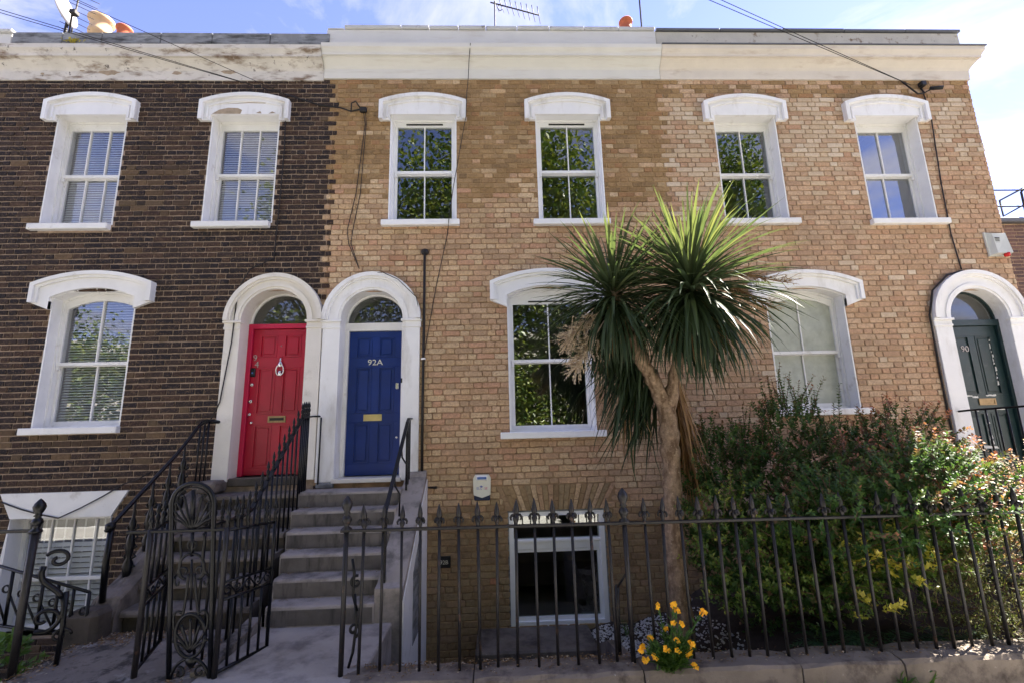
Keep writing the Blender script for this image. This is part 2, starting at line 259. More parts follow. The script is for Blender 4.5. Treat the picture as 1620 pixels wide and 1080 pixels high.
# ------------------------------------------------------------------ mesh and object helpers
BASE = {}
def base_of(o): return BASE.get(o.name, Vector((0, 0, 0))) if o else Vector((0, 0, 0))
def tag(o, label=None, cat=None, group=None, kind=None):
    if label: o['label'] = label
    if cat: o['category'] = cat
    if group: o['group'] = group
    if kind: o['kind'] = kind
    return o
def thing(name, label, cat, loc=(0, 0, 0), group=None):
    o = bpy.data.objects.new(name, None); COL.objects.link(o); o.location = loc; o.empty_display_size = 0.2
    BASE[o.name] = Vector(loc)
    return tag(o, label, cat, group)
class MB:
    def __init__(s): s.v, s.f, s.m, s.a = [], [], [], []
    def add(s, vs, fs, mi=0, a=0.0):
        k = len(s.v); s.v += [tuple(p) for p in vs]; s.a += [a] * len(vs)
        s.f += [tuple(i + k for i in f) for f in fs]; s.m += [mi] * len(fs)
    def box(s, x0, x1, y0, y1, z0, z1, mi=0):
        s.add([(x0, y0, z0), (x1, y0, z0), (x1, y1, z0), (x0, y1, z0), (x0, y0, z1), (x1, y0, z1), (x1, y1, z1), (x0, y1, z1)],
              [(0, 1, 5, 4), (1, 2, 6, 5), (2, 3, 7, 6), (3, 0, 4, 7), (4, 5, 6, 7), (3, 2, 1, 0)], mi)
    def bbox(s, x0, x1, y0, y1, z0, z1, b=0.008, mi=0):         # box with chamfered edges
        for a in ((0, 1),):
            X, Y, Z = (x0, x1), (y0, y1), (z0, z1)
            vs, idx = [], {}
            for i in (0, 1):
                for j in (0, 1):
                    for k in (0, 1):
                        sx, sy, sz = (b, -b)[i], (b, -b)[j], (b, -b)[k]
                        for ax in range(3):
                            p = [X[i] + sx, Y[j] + sy, Z[k] + sz]; p[ax] = (X[i], Y[j], Z[k])[ax]
                            idx[(i, j, k, ax)] = len(vs); vs.append(tuple(p))
            fs = []
            I = idx
            for ax in range(3):
                o1, o2 = [q for q in range(3) if q != ax]
                for e in (0, 1):
                    lst = []
                    for (a1, a2) in ((0, 0), (1, 0), (1, 1), (0, 1)):
                        c = [0, 0, 0]; c[ax] = e; c[o1] = a1; c[o2] = a2; lst.append(I[(c[0], c[1], c[2], ax)])
                    fs.append(tuple(lst))
                for (a1, a2) in ((0, 0), (1, 0), (1, 1), (0, 1)):
                    c0 = [0, 0, 0]; c0[o1] = a1; c0[o2] = a2; c1 = list(c0); c1[ax] = 1
                    fs.append((I[(*c0, o1)], I[(*c1, o1)], I[(*c1, o2)], I[(*c0, o2)]))
            for i in (0, 1):
                for j in (0, 1):
                    for k in (0, 1): fs.append((I[(i, j, k, 0)], I[(i, j, k, 1)], I[(i, j, k, 2)]))
            s.add(vs, fs, mi)
    def tube(s, pts, r, n=6, mi=0, a=0.0, cap=True):
        pts = [Vector(p) for p in pts]; k = len(pts)
        rs = r if isinstance(r, (list, tuple)) else [r] * k
        prev = None; vs, fs = [], []
        for i in range(k):
            d = (pts[min(i + 1, k - 1)] - pts[max(i - 1, 0)])
            if d.length < 1e-9: d = Vector((0, 0, 1))
            d.normalize()
            if prev is None:
                q = Vector((0, 0, 1)) if abs(d.z) < 0.9 else Vector((0, 1, 0))
                prev = (q - d * q.dot(d)).normalized()
            else:
                prev = prev - d * prev.dot(d)
                prev = prev.normalized() if prev.length > 1e-6 else Vector((1, 0, 0))
            b = d.cross(prev)
            for j in range(n):
                t = 2 * math.pi * j / n
                vs.append(pts[i] + (prev * math.cos(t) + b * math.sin(t)) * rs[i])
        for i in range(k - 1):
            for j in range(n):
                fs.append((i * n + j, i * n + (j + 1) % n, (i + 1) * n + (j + 1) % n, (i + 1) * n + j))
        if cap: fs += [tuple(range(n - 1, -1, -1)), tuple((k - 1) * n + j for j in range(n))]
        s.add(vs, fs, mi, a)
    def lathe(s, c, prof, n=12, mi=0, sx=1.0, sy=1.0):
        vs, fs = [], []
        for r, z in prof:
            for j in range(n):
                t = 2 * math.pi * j / n; vs.append((c[0] + r * sx * math.cos(t), c[1] + r * sy * math.sin(t), c[2] + z))
        k = len(prof)
        for i in range(k - 1):
            for j in range(n): fs.append((i * n + j, i * n + (j + 1) % n, (i + 1) * n + (j + 1) % n, (i + 1) * n + j))
        fs += [tuple(range(n - 1, -1, -1)), tuple((k - 1) * n + j for j in range(n))]
        s.add(vs, fs, mi)
    def strip(s, A, B, y0, y1, closed=False, mi=0):             # solid between two xz paths, from y0 (front) to y1
        k = len(A); vs = [(x, y0, z) for x, z in A] + [(x, y0, z) for x, z in B] + [(x, y1, z) for x, z in A] + [(x, y1, z) for x, z in B]
        fs = []
        for i in range(k if closed else k - 1):
            j = (i + 1) % k
            fs += [(i, j, k + j, k + i), (2 * k + j, 2 * k + i, 3 * k + i, 3 * k + j), (i, 2 * k + i, 2 * k + j, j), (k + i, k + j, 3 * k + j, 3 * k + i)]
        if not closed: fs += [(0, k, 3 * k, 2 * k), (k - 1, 3 * k - 1, 4 * k - 1, 2 * k - 1)]
        s.add(vs, fs, mi)
    def poly(s, P, y0, y1, mi=0):                               # xz polygon extruded in y
        k = len(P); vs = [(x, y0, z) for x, z in P] + [(x, y1, z) for x, z in P]
        s.add(vs, [tuple(range(k)), tuple(range(2 * k - 1, k - 1, -1))] + [(i, k + i, k + (i + 1) % k, (i + 1) % k) for i in range(k)], mi)
    def polyx(s, P, x0, x1, mi=0):                              # yz polygon extruded in x
        k = len(P); vs = [(x0, y, z) for y, z in P] + [(x1, y, z) for y, z in P]
        s.add(vs, [tuple(range(k)), tuple(range(2 * k - 1, k - 1, -1))] + [(i, k + i, k + (i + 1) % k, (i + 1) % k) for i in range(k)], mi)
    def leaf(s, p, d, n, l, w, a=0.0, mi=0, fold=0.15):         # folded four-point leaf
        p = Vector(p); d = d.normalized(); t = d.cross(n)
        if t.length < 1e-4: t = d.cross(Vector((0.3, 0.5, 0.8)))
        t.normalize(); nn = t.cross(d)
        m = p + d * l * 0.45
        s.add([p, m + t * w * .5 + nn * w * fold, p + d * l, m - t * w * .5 + nn * w * fold], [(0, 1, 2), (0, 2, 3)], mi, a)
    def mesh(s, name, mats, off=(0, 0, 0), smooth=False):
        me = bpy.data.meshes.new(name)
        ox, oy, oz = off
        me.from_pydata([(x - ox, y - oy, z - oz) for x, y, z in s.v], [], s.f)
        mats = mats if isinstance(mats, (list, tuple)) else [mats]
        for m in mats: me.materials.append(MT[m] if isinstance(m, str) else m)
        if len(mats) > 1: me.polygons.foreach_set('material_index', s.m)
        if any(s.a):
            at = me.attributes.new('rnd', 'FLOAT', 'POINT'); at.data.foreach_set('value', s.a)
        if smooth: me.polygons.foreach_set('use_smooth', [True] * len(s.f))
        me.update(); return me
    def build(s, name, mats, parent=None, smooth=False, kind=None, recalc=True):
        b = base_of(parent)
        me = s.mesh(name, mats, b, smooth)
        if recalc and len(s.f) < 60000:
            import bmesh
            bm = bmesh.new(); bm.from_mesh(me); bmesh.ops.recalc_face_normals(bm, faces=bm.faces); bm.to_mesh(me); bm.free()
        o = bpy.data.objects.new(name, me); COL.objects.link(o)
        if parent: o.parent = parent
        BASE[o.name] = b
        if kind: o['kind'] = kind
        return o
def link_mesh(name, me, parent, loc, scale=(1, 1, 1), rot=(0, 0, 0)):
    o = bpy.data.objects.new(name, me); COL.objects.link(o)
    b = base_of(parent); o.location = Vector(loc) - b; o.scale = scale; o.rotation_euler = rot
    if parent: o.parent = parent
    BASE[o.name] = Vector(loc)
    return o
def struct(mb, name, mats, smooth=False): return mb.build(name, mats, None, smooth, 'structure')
def own(mb, name, mats, label, cat, group=None, smooth=False, kind=None):
    o = mb.build(name, mats, None, smooth); return tag(o, label, cat, group, kind)
def text(s, size, loc, mat, parent, name, ext=0.002, sx=1.0):
    cu = bpy.data.curves.new('t', 'FONT'); cu.body = s; cu.size = size; cu.extrude = ext; cu.align_x = 'CENTER'; cu.resolution_u = 3
    o = bpy.data.objects.new('t', cu); COL.objects.link(o)
    me = bpy.data.meshes.new_from_object(o.evaluated_get(bpy.context.evaluated_depsgraph_get()))
    bpy.data.objects.remove(o)
    b = base_of(parent)
    for v in me.vertices:
        x, y, z = v.co; v.co = (loc[0] + x * sx - b.x, loc[1] - z - b.y, loc[2] + y - b.z)
    me.materials.clear(); me.materials.append(MT[mat])
    for p in me.polygons: p.material_index = 0
    me.name = name
    o = bpy.data.objects.new(name, me); COL.objects.link(o); o.parent = parent; BASE[o.name] = b
    return o
def arc(x0, x1, zs, zt, n=16):          # circular arc through (x0,zs) top zt (x1,zs)
    w = (x1 - x0) / 2; h = zt - zs; xc = (x0 + x1) / 2
    if h < 1e-5: return [(x0 + (x1 - x0) * i / n, zs) for i in range(n + 1)]
    r = (w * w + h * h) / (2 * h); zc = zt - r; t = math.asin(min(1, w / r))
    if h > w: t = math.pi - t
    return [(xc + r * math.sin(-t + 2 * t * i / n), zc + r * math.cos(-t + 2 * t * i / n)) for i in range(n + 1)]
def spiral(cx, cz, r0, r1, t0, t1, n=18):
    return [(cx + (r0 + (r1 - r0) * i / n) * math.cos(t0 + (t1 - t0) * i / n), cz + (r0 + (r1 - r0) * i / n) * math.sin(t0 + (t1 - t0) * i / n)) for i in range(n + 1)]
def bez(p0, p1, p2, p3, n=10):
    o = []
    for i in range(n + 1):
        t = i / n; u = 1 - t
        o.append(tuple(u ** 3 * a + 3 * u * u * t * b + 3 * u * t * t * c + t ** 3 * d for a, b, c, d in zip(p0, p1, p2, p3)))
    return o

# ------------------------------------------------------------------ ground, road, pavement, paths
PATH, PAVE = -1.70, -1.93
mb = MB(); mb.box(-150, 150, -150, 150, -3.0, -2.78); struct(mb, 'ground', 'ground')
mb = MB(); mb.box(-90, 90, -12.2, -4.75, -2.7, -2.05); struct(mb, 'road', 'asphalt')
mb = MB(); mb.box(-90, 90, -4.60, -2.46, -2.7, PAVE); struct(mb, 'pavement', 'pave')
mb = MB()
for k in range(60): mb.bbox(-45 + k * 1.5, -45 + k * 1.5 + 1.49, -4.75, -4.60, -2.7, PAVE + .004, .01)
struct(mb, 'kerb', 'coping')
mb = MB(); mb.box(-90, 90, -14.5, -12.2, -2.7, PAVE); struct(mb, 'far_pavement', 'pave')
mb = MB(); mb.box(-90, 90, -150, -14.5, -2.7, PAVE - .05); struct(mb, 'far_ground', 'ground')
mb = MB(); mb.bbox(-2.20, -0.99, -2.46, -1.40, -2.77, PATH, .012); struct(mb, 'front_path', 'path')
mb = MB(); mb.bbox(-3.60, -2.205, -2.46, -1.40, -2.77, PATH - .006, .012); struct(mb, 'worn_path', 'path94')
# garden soil: uneven sheet behind the railing wall
mb = MB(); nx, ny = 60, 22; vs = []
for j in range(ny + 1):
    for i in range(nx + 1):
        x = 1.05 + 8.5 * i / nx; y = -2.22 + 2.22 * j / ny
        k = max(0.0, min(1.0, (x - 1.55) / 1.2)); k = k * k * (3 - 2 * k)
        z = -2.36 + k * 0.44 + 0.03 * math.sin(x * 5 + y * 3) + 0.025 * math.sin(x * 11 - y * 7) + U(-.012, .012)
        vs.append((x, y, z))
mb.add(vs, [(j * (nx + 1) + i, j * (nx + 1) + i + 1, (j + 1) * (nx + 1) + i + 1, (j + 1) * (nx + 1) + i) for j in range(ny) for i in range(nx)])
struct(mb, 'garden_soil', 'soil', True)
def soil_z(x, y):
    k = max(0.0, min(1.0, (x - 1.55) / 1.2)); k = k * k * (3 - 2 * k)
    return -2.36 + k * 0.44 + 0.03 * math.sin(x * 5 + y * 3) + 0.025 * math.sin(x * 11 - y * 7)
mb = MB()
for k in range(4200):
    x = 1.06 + abs(random.gauss(0, .75)); y = U(-2.15, -0.05)
    if x > 2.3: continue
    z = soil_z(x, y) + .004; r = U(.008, .019)
    q = [Vector((U(-1, 1), U(-1, 1), U(-.6, 1))) * .35 for _ in range(6)]
    b = [Vector((1, 0, 0)), Vector((-1, 0, 0)), Vector((0, 1, 0)), Vector((0, -1, 0)), Vector((0, 0, .8)), Vector((0, 0, -.6))]
    mb.add([Vector((x, y, z)) + (u + w) * r for u, w in zip(b, q)], [(0, 2, 4), (2, 1, 4), (1, 3, 4), (3, 0, 4), (2, 0, 5), (1, 2, 5), (3, 1, 5), (0, 3, 5)])
own(mb, 'gravel', 'gravel', 'loose pale gravel under the palm and beside the basement window', 'gravel', kind='stuff')

# ------------------------------------------------------------------ the terrace
PITCH, TOPZ = 0.0771, 5.155
h94 = thing('terraced_house', 'dark sooty brick house on the left with a red front door', 'house', (-4.75, 0, PATH), 'terraced houses in the row')
h92 = thing('terraced_house', 'middle yellow-brown brick house with a royal blue front door', 'house', (.1, 0, PATH), 'terraced houses in the row')
h90 = thing('terraced_house', 'end house of salmon and pale brick with a dark green door', 'house', (5.0, 0, PATH), 'terraced houses in the row')
h96 = thing('terraced_house', 'sliver of the next house with a clean white cornice at the left edge', 'house', (-8.0, 0, PATH), 'terraced houses in the row')
XW0, X94, X92, XC = -7.17, -2.31, 2.56, 7.45
# openings: (house, kind, x0, x1, z0, z1 [, spring])
RECT = [(-6.18, -5.24, 2.88, 4.54), (-4.02, -3.09, 2.89, 4.54), (-1.46, -.535, 2.89, 4.54), (.665, 1.595, 2.88, 4.54), (3.35, 4.265, 2.86, 4.52), (5.52, 6.48, 2.84, 4.51)]
GRD = [(-5.83, -4.78, .16, 1.84, 1.95), (.18, 1.28, -.04, 1.78, 1.90), (3.78, 4.86, .16, 1.71, 1.83)]
DOORS = [(-2.925, .43, .64, 1.48, -.52), (-1.645, .41, .65, 1.47, -.56), (6.75, .42, .68, 1.35, -.70)]   # xc, r inner, r outer, spring, base
BAS = [(-5.89, -4.71, -2.22, -.92, -.62, -6.06, -4.53), (.12, 1.32, -2.34, -1.03, -.70, -.04, 1.50)]
def blocked(z):
    iv = []
    for x0, x1, z0, z1 in RECT:
        if z0 - .08 < z < z1 + .1: iv.append((x0 - .02, x1 + .02))
    for x0, x1, z0, z1, zt in GRD:
        if z0 - .08 < z < zt: iv.append((x0 - .02, x1 + .02))
    for xc, r, ro, zs, zb in DOORS:
        if zb - .16 < z <= zs: iv.append((xc - ro + .03, xc + ro - .03))
        elif zs < z < zs + ro - .02:
            w = math.sqrt(max(0, (ro - .02) ** 2 - (z - zs) ** 2)); iv.append((xc - w, xc + w))
    for x0, x1, z0, z1, zt, ta, tb in BAS:
        if z0 < z <= z1: iv.append((x0 - .005, x1 + .005))
        elif z1 < z < zt:
            k = (z - z1) / (zt - z1); iv.append((x0 + (ta - x0) * k - .004, x1 + (tb - x1) * k + .004))
    return sorted(iv)
def free(x0, x1, z):
    out, c = [], x0
    for a, b in blocked(z):
        if b <= c: continue
        if a >= x1: break
        if a > c: out.append((c, min(a, x1)))
        c = max(c, b)
    if c < x1: out.append((c, x1))
    return out
def outline(L, H, cut, jit):              # eight-point worn brick face centred on 0
    a, b = L / 2, H / 2
    j = lambda: U(-jit, jit)
    c = [cut * U(.2, 1.5) for _ in range(8)]
    c = [min(q, b * .7) for q in c]
    h = a * U(-.25, .25); q = jit * 1.1
    return [(-a + c[0], -b + j()), (h, -b + U(-q, q)), (a - c[1], -b + j()), (a + j(), -b + c[2] * .8), (a + U(-q, q), 0), (a + j(), b - c[3] * .8), (a - c[4], b + j()), (h * .5, b + U(-q, q)), (-a + c[5], b + j()), (-a + j(), b - c[6] * .8), (-a + U(-q, q), 0), (-a + j(), -b + c[7] * .8)]
def brick_geo(x, z, L, H, cut, jit, proud, back=.016, bev=.004):
    o = outline(L, H, cut, jit); t = [U(-.0015, .0015) for _ in o]; ca = 1 - 2 * bev / L, 1 - 2 * bev / H
    vs = [(x + p * ca[0], -proud + tt, z + q * ca[1]) for (p, q), tt in zip(o, t)] + [(x + p, -proud + bev, z + q) for p, q in o] + [(x + p, back, z + q) for p, q in o]
    fs = [tuple(range(12))] + [(k * 12 + i, (k + 1) * 12 + i, (k + 1) * 12 + (i + 1) % 12, k * 12 + (i + 1) % 12) for k in (0, 1) for i in range(12)]
    return vs, fs
BM = {'94': ['b94', 'b94l'], '92': ['b92l', 'b92u', 'b92b', 'red_brick'], '90': ['b90l', 'b90p', 'b92u', 'b92b']}
STYLE = {'b94': (.005, .0030, .006), 'b94l': (.005, .002, .007), 'b92l': (.013, .0042, .0065), 'b92u': (.005, .003, .0045), 'b92b': (.011, .0035, .009), 'b90l': (.011, .004, .0065), 'b90p': (.007, .003, .009), 'red_brick': (.004, .001, .010)}
def pick(house, x, z):
    if house == '94':
        p = .03
        if z < -.6: p = .35
        if -.25 < z < .08 and x < -4.3: p = .5
        if 3.0 < z < 3.8 and -5.2 < x < -4.2: p = .25
        return 'b94l' if rnd() < p else 'b94'
    if house == '92':
        if rnd() < .003 and z < 3: return 'red_brick'
        if z < -1.0 + U(-.12, .12): return 'b92b'
        if z > 3.22 + random.gauss(0, .14) + (.1 if x < -1.4 else 0) + .12 * math.sin(x * 2.3): return 'b92u' if rnd() > .07 else 'b92l'
        return 'b92l'
    if z > 4.83: return 'b92u' if rnd() < .6 else 'b90l'
    if z < -1.1 + U(-.1, .1): return 'b92b'
    pp = .05
    for cx, cz, sx, sz in ((2.95, 4.3, .55, .7), (4.85, 4.25, .65, .8), (7.0, 4.35, .45, .6), (3.0, 3.4, .5, .5)):
        d = ((x - cx) / sx) ** 2 + ((z - cz) / sz) ** 2
        pp = max(pp, .92 - .55 * d)
    return 'b90p' if rnd() < pp else 'b90l'
NC = int((TOPZ + 2.78) / PITCH)
teeth = {}
def jag(k, x):
    if (k, x) not in teeth: teeth[(k, x)] = x + (.055 if k % 2 else -.055) + U(-.03, .03)
    return teeth[(k, x)]
def lay(house, root, xa, xb, jit_a, jit_b):
    out = []
    for c in range(NC):
        zt = TOPZ - c * PITCH; z = zt - PITCH / 2
        a = jag(c, xa) if jit_a else xa; b = jag(c, xb) if jit_b else xb
        for (f0, f1) in free(a, b, z):
            per = .358; x = f0 - ((f0 + (c % 2) * .179 + U(-.01, .01)) % per); head = False
            first = True
            while x < f1:
                Lk = (.108 if head else .228) + U(-.006, .006)
                s, e = max(x, f0), min(x + Lk, f1)
                if e - s > .035: out.append((s, e, z))
                x += Lk + .0115
                head = not head if rnd() > .04 else head
    geo = []
    for s, e, z in out:
        k = pick(house, (s + e) / 2, z); geo.append((s, e, z, k))
    # rank by size in the photograph: the 300 largest that nothing covers become bricks of their own
    rank = []
    for i, (s, e, z, k) in enumerate(geo):
        x = (s + e) / 2; px, py = project((x, 0, z))
        if not (0 < px < 1620 and 0 < py < 1040): continue
        if 1095 < px < 1530 and py > 640: continue
        if 880 < px < 1230 and 350 < py < 660: continue
        if py > 700 and px < 680: continue
        if 1025 < px < 1110: continue
        dep = (Vector((x, 0, z)) - CAM).dot(fo)
        rank.append(((e - s) * 6 / dep ** 2.2, i))
    rank.sort(reverse=True); own_i = {i for _, i in rank[:300]}
    var = {}
    mats = BM[house]; mb = MB()
    for i, (s, e, z, k) in enumerate(geo):
        cut, jt, pr = STYLE[k]; Lx, H = e - s, PITCH - (.0155 if k == 'b94' else .0105) + U(-.0015, .001)
        pr += U(-.002, .002)
        if i in own_i:
            cls = 'h' if Lx < .16 else 's'; v = int(rnd() * 5); key = (k, cls, v)
            if key not in var:
                m1 = MB(); L0 = .108 if cls == 'h' else .228
                m1.add(*brick_geo(0, 0, L0, .066, cut, jt, pr)); me = m1.mesh('brick', k)
                var[key] = (me, L0)
            me, L0 = var[key]
            link_mesh('brick', me, root, ((s + e) / 2, 0, z), (Lx / L0, 1, H / .066))
        else:
            vs, fs = brick_geo((s + e) / 2, z, Lx, H, cut, jt, pr)
            mb.add(vs, fs, mats.index(k), rnd() + .0001)
    mb.build('brickwork', mats, root, kind='stuff', recalc=False)
lay('94', h94, XW0, X94, False, True)
lay('92', h92, X94, X92, True, True)
lay('90', h90, X92, XC, True, False)
# bricks of the sliver of house on the far left
mb = MB()
for c in range(NC):
    z = TOPZ - (c + .5) * PITCH; x = -9.4 + (c % 2) * .179
    while x < XW0 - .03:
        e = min(x + .228, XW0 - .01); mb.add(*brick_geo((x + e) / 2, z, e - x, PITCH - .0135, .003, .0012, .006), 0, rnd() + .0001); x += .2395
mb.build('brickwork', ['b94'], h96, kind='stuff', recalc=False)
def mortar(root, xa, xb, za, zb, mat, thick=.25):
    xs = {xa, xb}; zs = {za, zb}; ops = []
    for x0, x1, z0, z1 in RECT: ops.append((x0, x1, z0, z1))
    for x0, x1, z0, z1, zt in GRD: ops.append((x0, x1, z0, zt - .02))
    for xc, r, ro, s, b in DOORS: ops.append((xc - r, xc + r, b, s + r - .02))
    for q in BAS: ops.append((q[0], q[1], q[2], q[3]))
    for o in ops:
        xs |= {min(max(o[0], xa), xb), min(max(o[1], xa), xb)}; zs |= {min(max(o[2], za), zb), min(max(o[3], za), zb)}
    xs, zs = sorted(xs), sorted(zs); mb = MB()
    for i in range(len(xs) - 1):
        for j in range(len(zs) - 1):
            cx, cz = (xs[i] + xs[i + 1]) / 2, (zs[j] + zs[j + 1]) / 2
            if any(o[0] < cx < o[1] and o[2] < cz < o[3] for o in ops): continue
            mb.add([(xs[i], .004, zs[j]), (xs[i + 1], .004, zs[j]), (xs[i + 1], .004, zs[j + 1]), (xs[i], .004, zs[j + 1])], [(0, 1, 2, 3)])
    return mb.build('mortar_wall', mat, root, recalc=False)
mortar(h94, XW0, X94, -2.79, TOPZ, 'm94')
mortar(h92, X94, X92, 3.22, TOPZ, 'm92u'); mortar(h92, X94, X92, -2.79, 3.22, 'm92l')
mortar(h90, X92, XC, -2.79, TOPZ, 'm90')
mb = MB(); mb.box(-9.4, XW0 - .002, .004, .2, -2.79, TOPZ); mb.build('mortar_wall', 'm94', h96)
# inner shells: back, sides, floors, roof
def shell(root, xa, xb, mats=('room', 'roof')):
    mb = MB(); a, b = xa + .01, xb - .01
    mb.box(a, b, 7.9, 8.1, -2.79, 5.6, 1); mb.box(a, a + .1, .21, 7.9, -2.79, 5.6); mb.box(b - .1, b, .21, 7.9, -2.79, 5.6)
    for z in (-2.79, -.85, 2.35): mb.box(a + .1, b - .1, .21, 7.9, z, z + .12)
    mb.box(a + .1, b - .1, 3.6, 3.7, -2.6, 5.4)
    mb.build('inner_shell', list(mats), root)
    m2 = MB(); m2.polyx([(.12, 5.45), (.12, 5.6), (4, 5.95), (8.1, 5.6), (8.1, 5.45)], a, b); m2.build('roof', 'roof', root)
shell(h96, -9.4, XW0); shell(h94, XW0, X94); shell(h92, X94, X92); shell(h90, X92, XC)
mb = MB(); mb.box(XC - .22, XC, .03, 8.1, -2.79, TOPZ); mb.build('side_wall', 'm90', h90)

# ------------------------------------------------------------------ cornices, parapets, copings
PROF = [(.02, 5.15), (-.025, 5.15), (-.03, 5.30), (-.045, 5.335), (-.085, 5.385), (-.115, 5.415), (-.118, 5.437), (-.155, 5.440), (-.155, 5.472), (-.168, 5.50), (-.195, 5.54), (-.20, 5.60), (.02, 5.625)]
def cornice(root, xa, xb, mat, end=False, dz=0.0):
    mb = MB(); P = [(y, z + dz) for y, z in PROF]; k = len(P)
    if not end: mb.polyx(P, xa, xb)
    else:
        A = [(xa, y, z) for y, z in P]; B = [(xb - min(y, 0) * .85, y, z) for y, z in P]; D = [(xb - min(y, 0) * .85, 4.0, z) for y, z in P]
        mb.add(A + B + D, [tuple(range(k))] + [(i, k + i, k + (i + 1) % k, (i + 1) % k) for i in range(k)] + [(k + i, 2 * k + i, 2 * k + (i + 1) % k, k + (i + 1) % k) for i in range(k - 1)])
    return mb.build('cornice', mat, root)
cornice(h96, -9.4, -7.165, 'corn92', dz=.012)
cornice(h94, -7.16, -2.475, 'corn94', dz=-.03)
cornice(h92, -2.47, 2.575, 'corn92', dz=.006)
cornice(h90, 2.58, XC, 'corn90', True, .0)
def par(root, xa, xb, z1, mat, y=.0): mb = MB(); mb.bbox(xa, xb, y, y + .22, 5.45, z1, .006); mb.build('parapet', mat, root)
par(h96, -9.4, -7.07, 5.93, 'corn92'); par(h94, -7.065, -2.475, 5.80, 'corn94', .01); par(h92, -2.47, 2.575, 6.02, 'corn92', -.01); par(h90, 2.58, XC + .03, 6.02, 'para90')
def copings(root, xs, z0, z1, mat, y0=-.035, jit=.004):
    for a, b in zip(xs, xs[1:]):
        mb = MB(); d = U(-jit, jit); mb.bbox(a + .004, b - .004, y0 + U(-.004, .004), .26, z0 + d, z1 + d, .008); mb.build('coping_stone', mat, root)
copings(h96, [-9.4, -8.3, -7.05], 5.935, 5.985, 'coping')
copings(h94, [-7.04, -6.32, -5.75, -4.9, -4.15, -3.3, -2.42], 5.735, 5.93, 'cement', -.03, .003)
copings(h92, [-2.21, -1.35, -.93, -.48, -.06, .42, .92, 1.46, 2.0, 2.57], 6.025, 6.085, 'coping')
copings(h90, [2.585, 3.6, 4.6, 5.6, 6.6, XC + .06], 6.025, 6.07, 'lead', -.03, .002)
mb = MB(); mb.polyx([(-.215, 5.60), (-.215, 5.618), (-.01, 5.655), (-.01, 5.63)], 2.58, XC + .19); mb.build('lead_flashing', 'lead', h90)
mb = MB(); mb.bbox(-2.46, -2.215, -.02, .22, 6.022, 6.035, .003); mb.build('parapet_step', 'coping', h92)
# peeling patches on the old cornice
for cx, cz, w, h in ((-5.55, 5.24, .16, .045), (-4.6, 5.235, .075, .03), (-3.85, 5.26, .11, .055), (-5.95, 5.27, .04, .02), (-6.5, 5.22, .03, .018)):
    mb = MB(); mb.poly([(cx + w * U(.6, 1.1) * math.cos(t * math.pi / 7), cz + h * U(.6, 1.1) * math.sin(t * math.pi / 7)) for t in range(14)], -.0585 if False else -.0335, -.02); mb.build('flaked_patch', 'peel', h94)

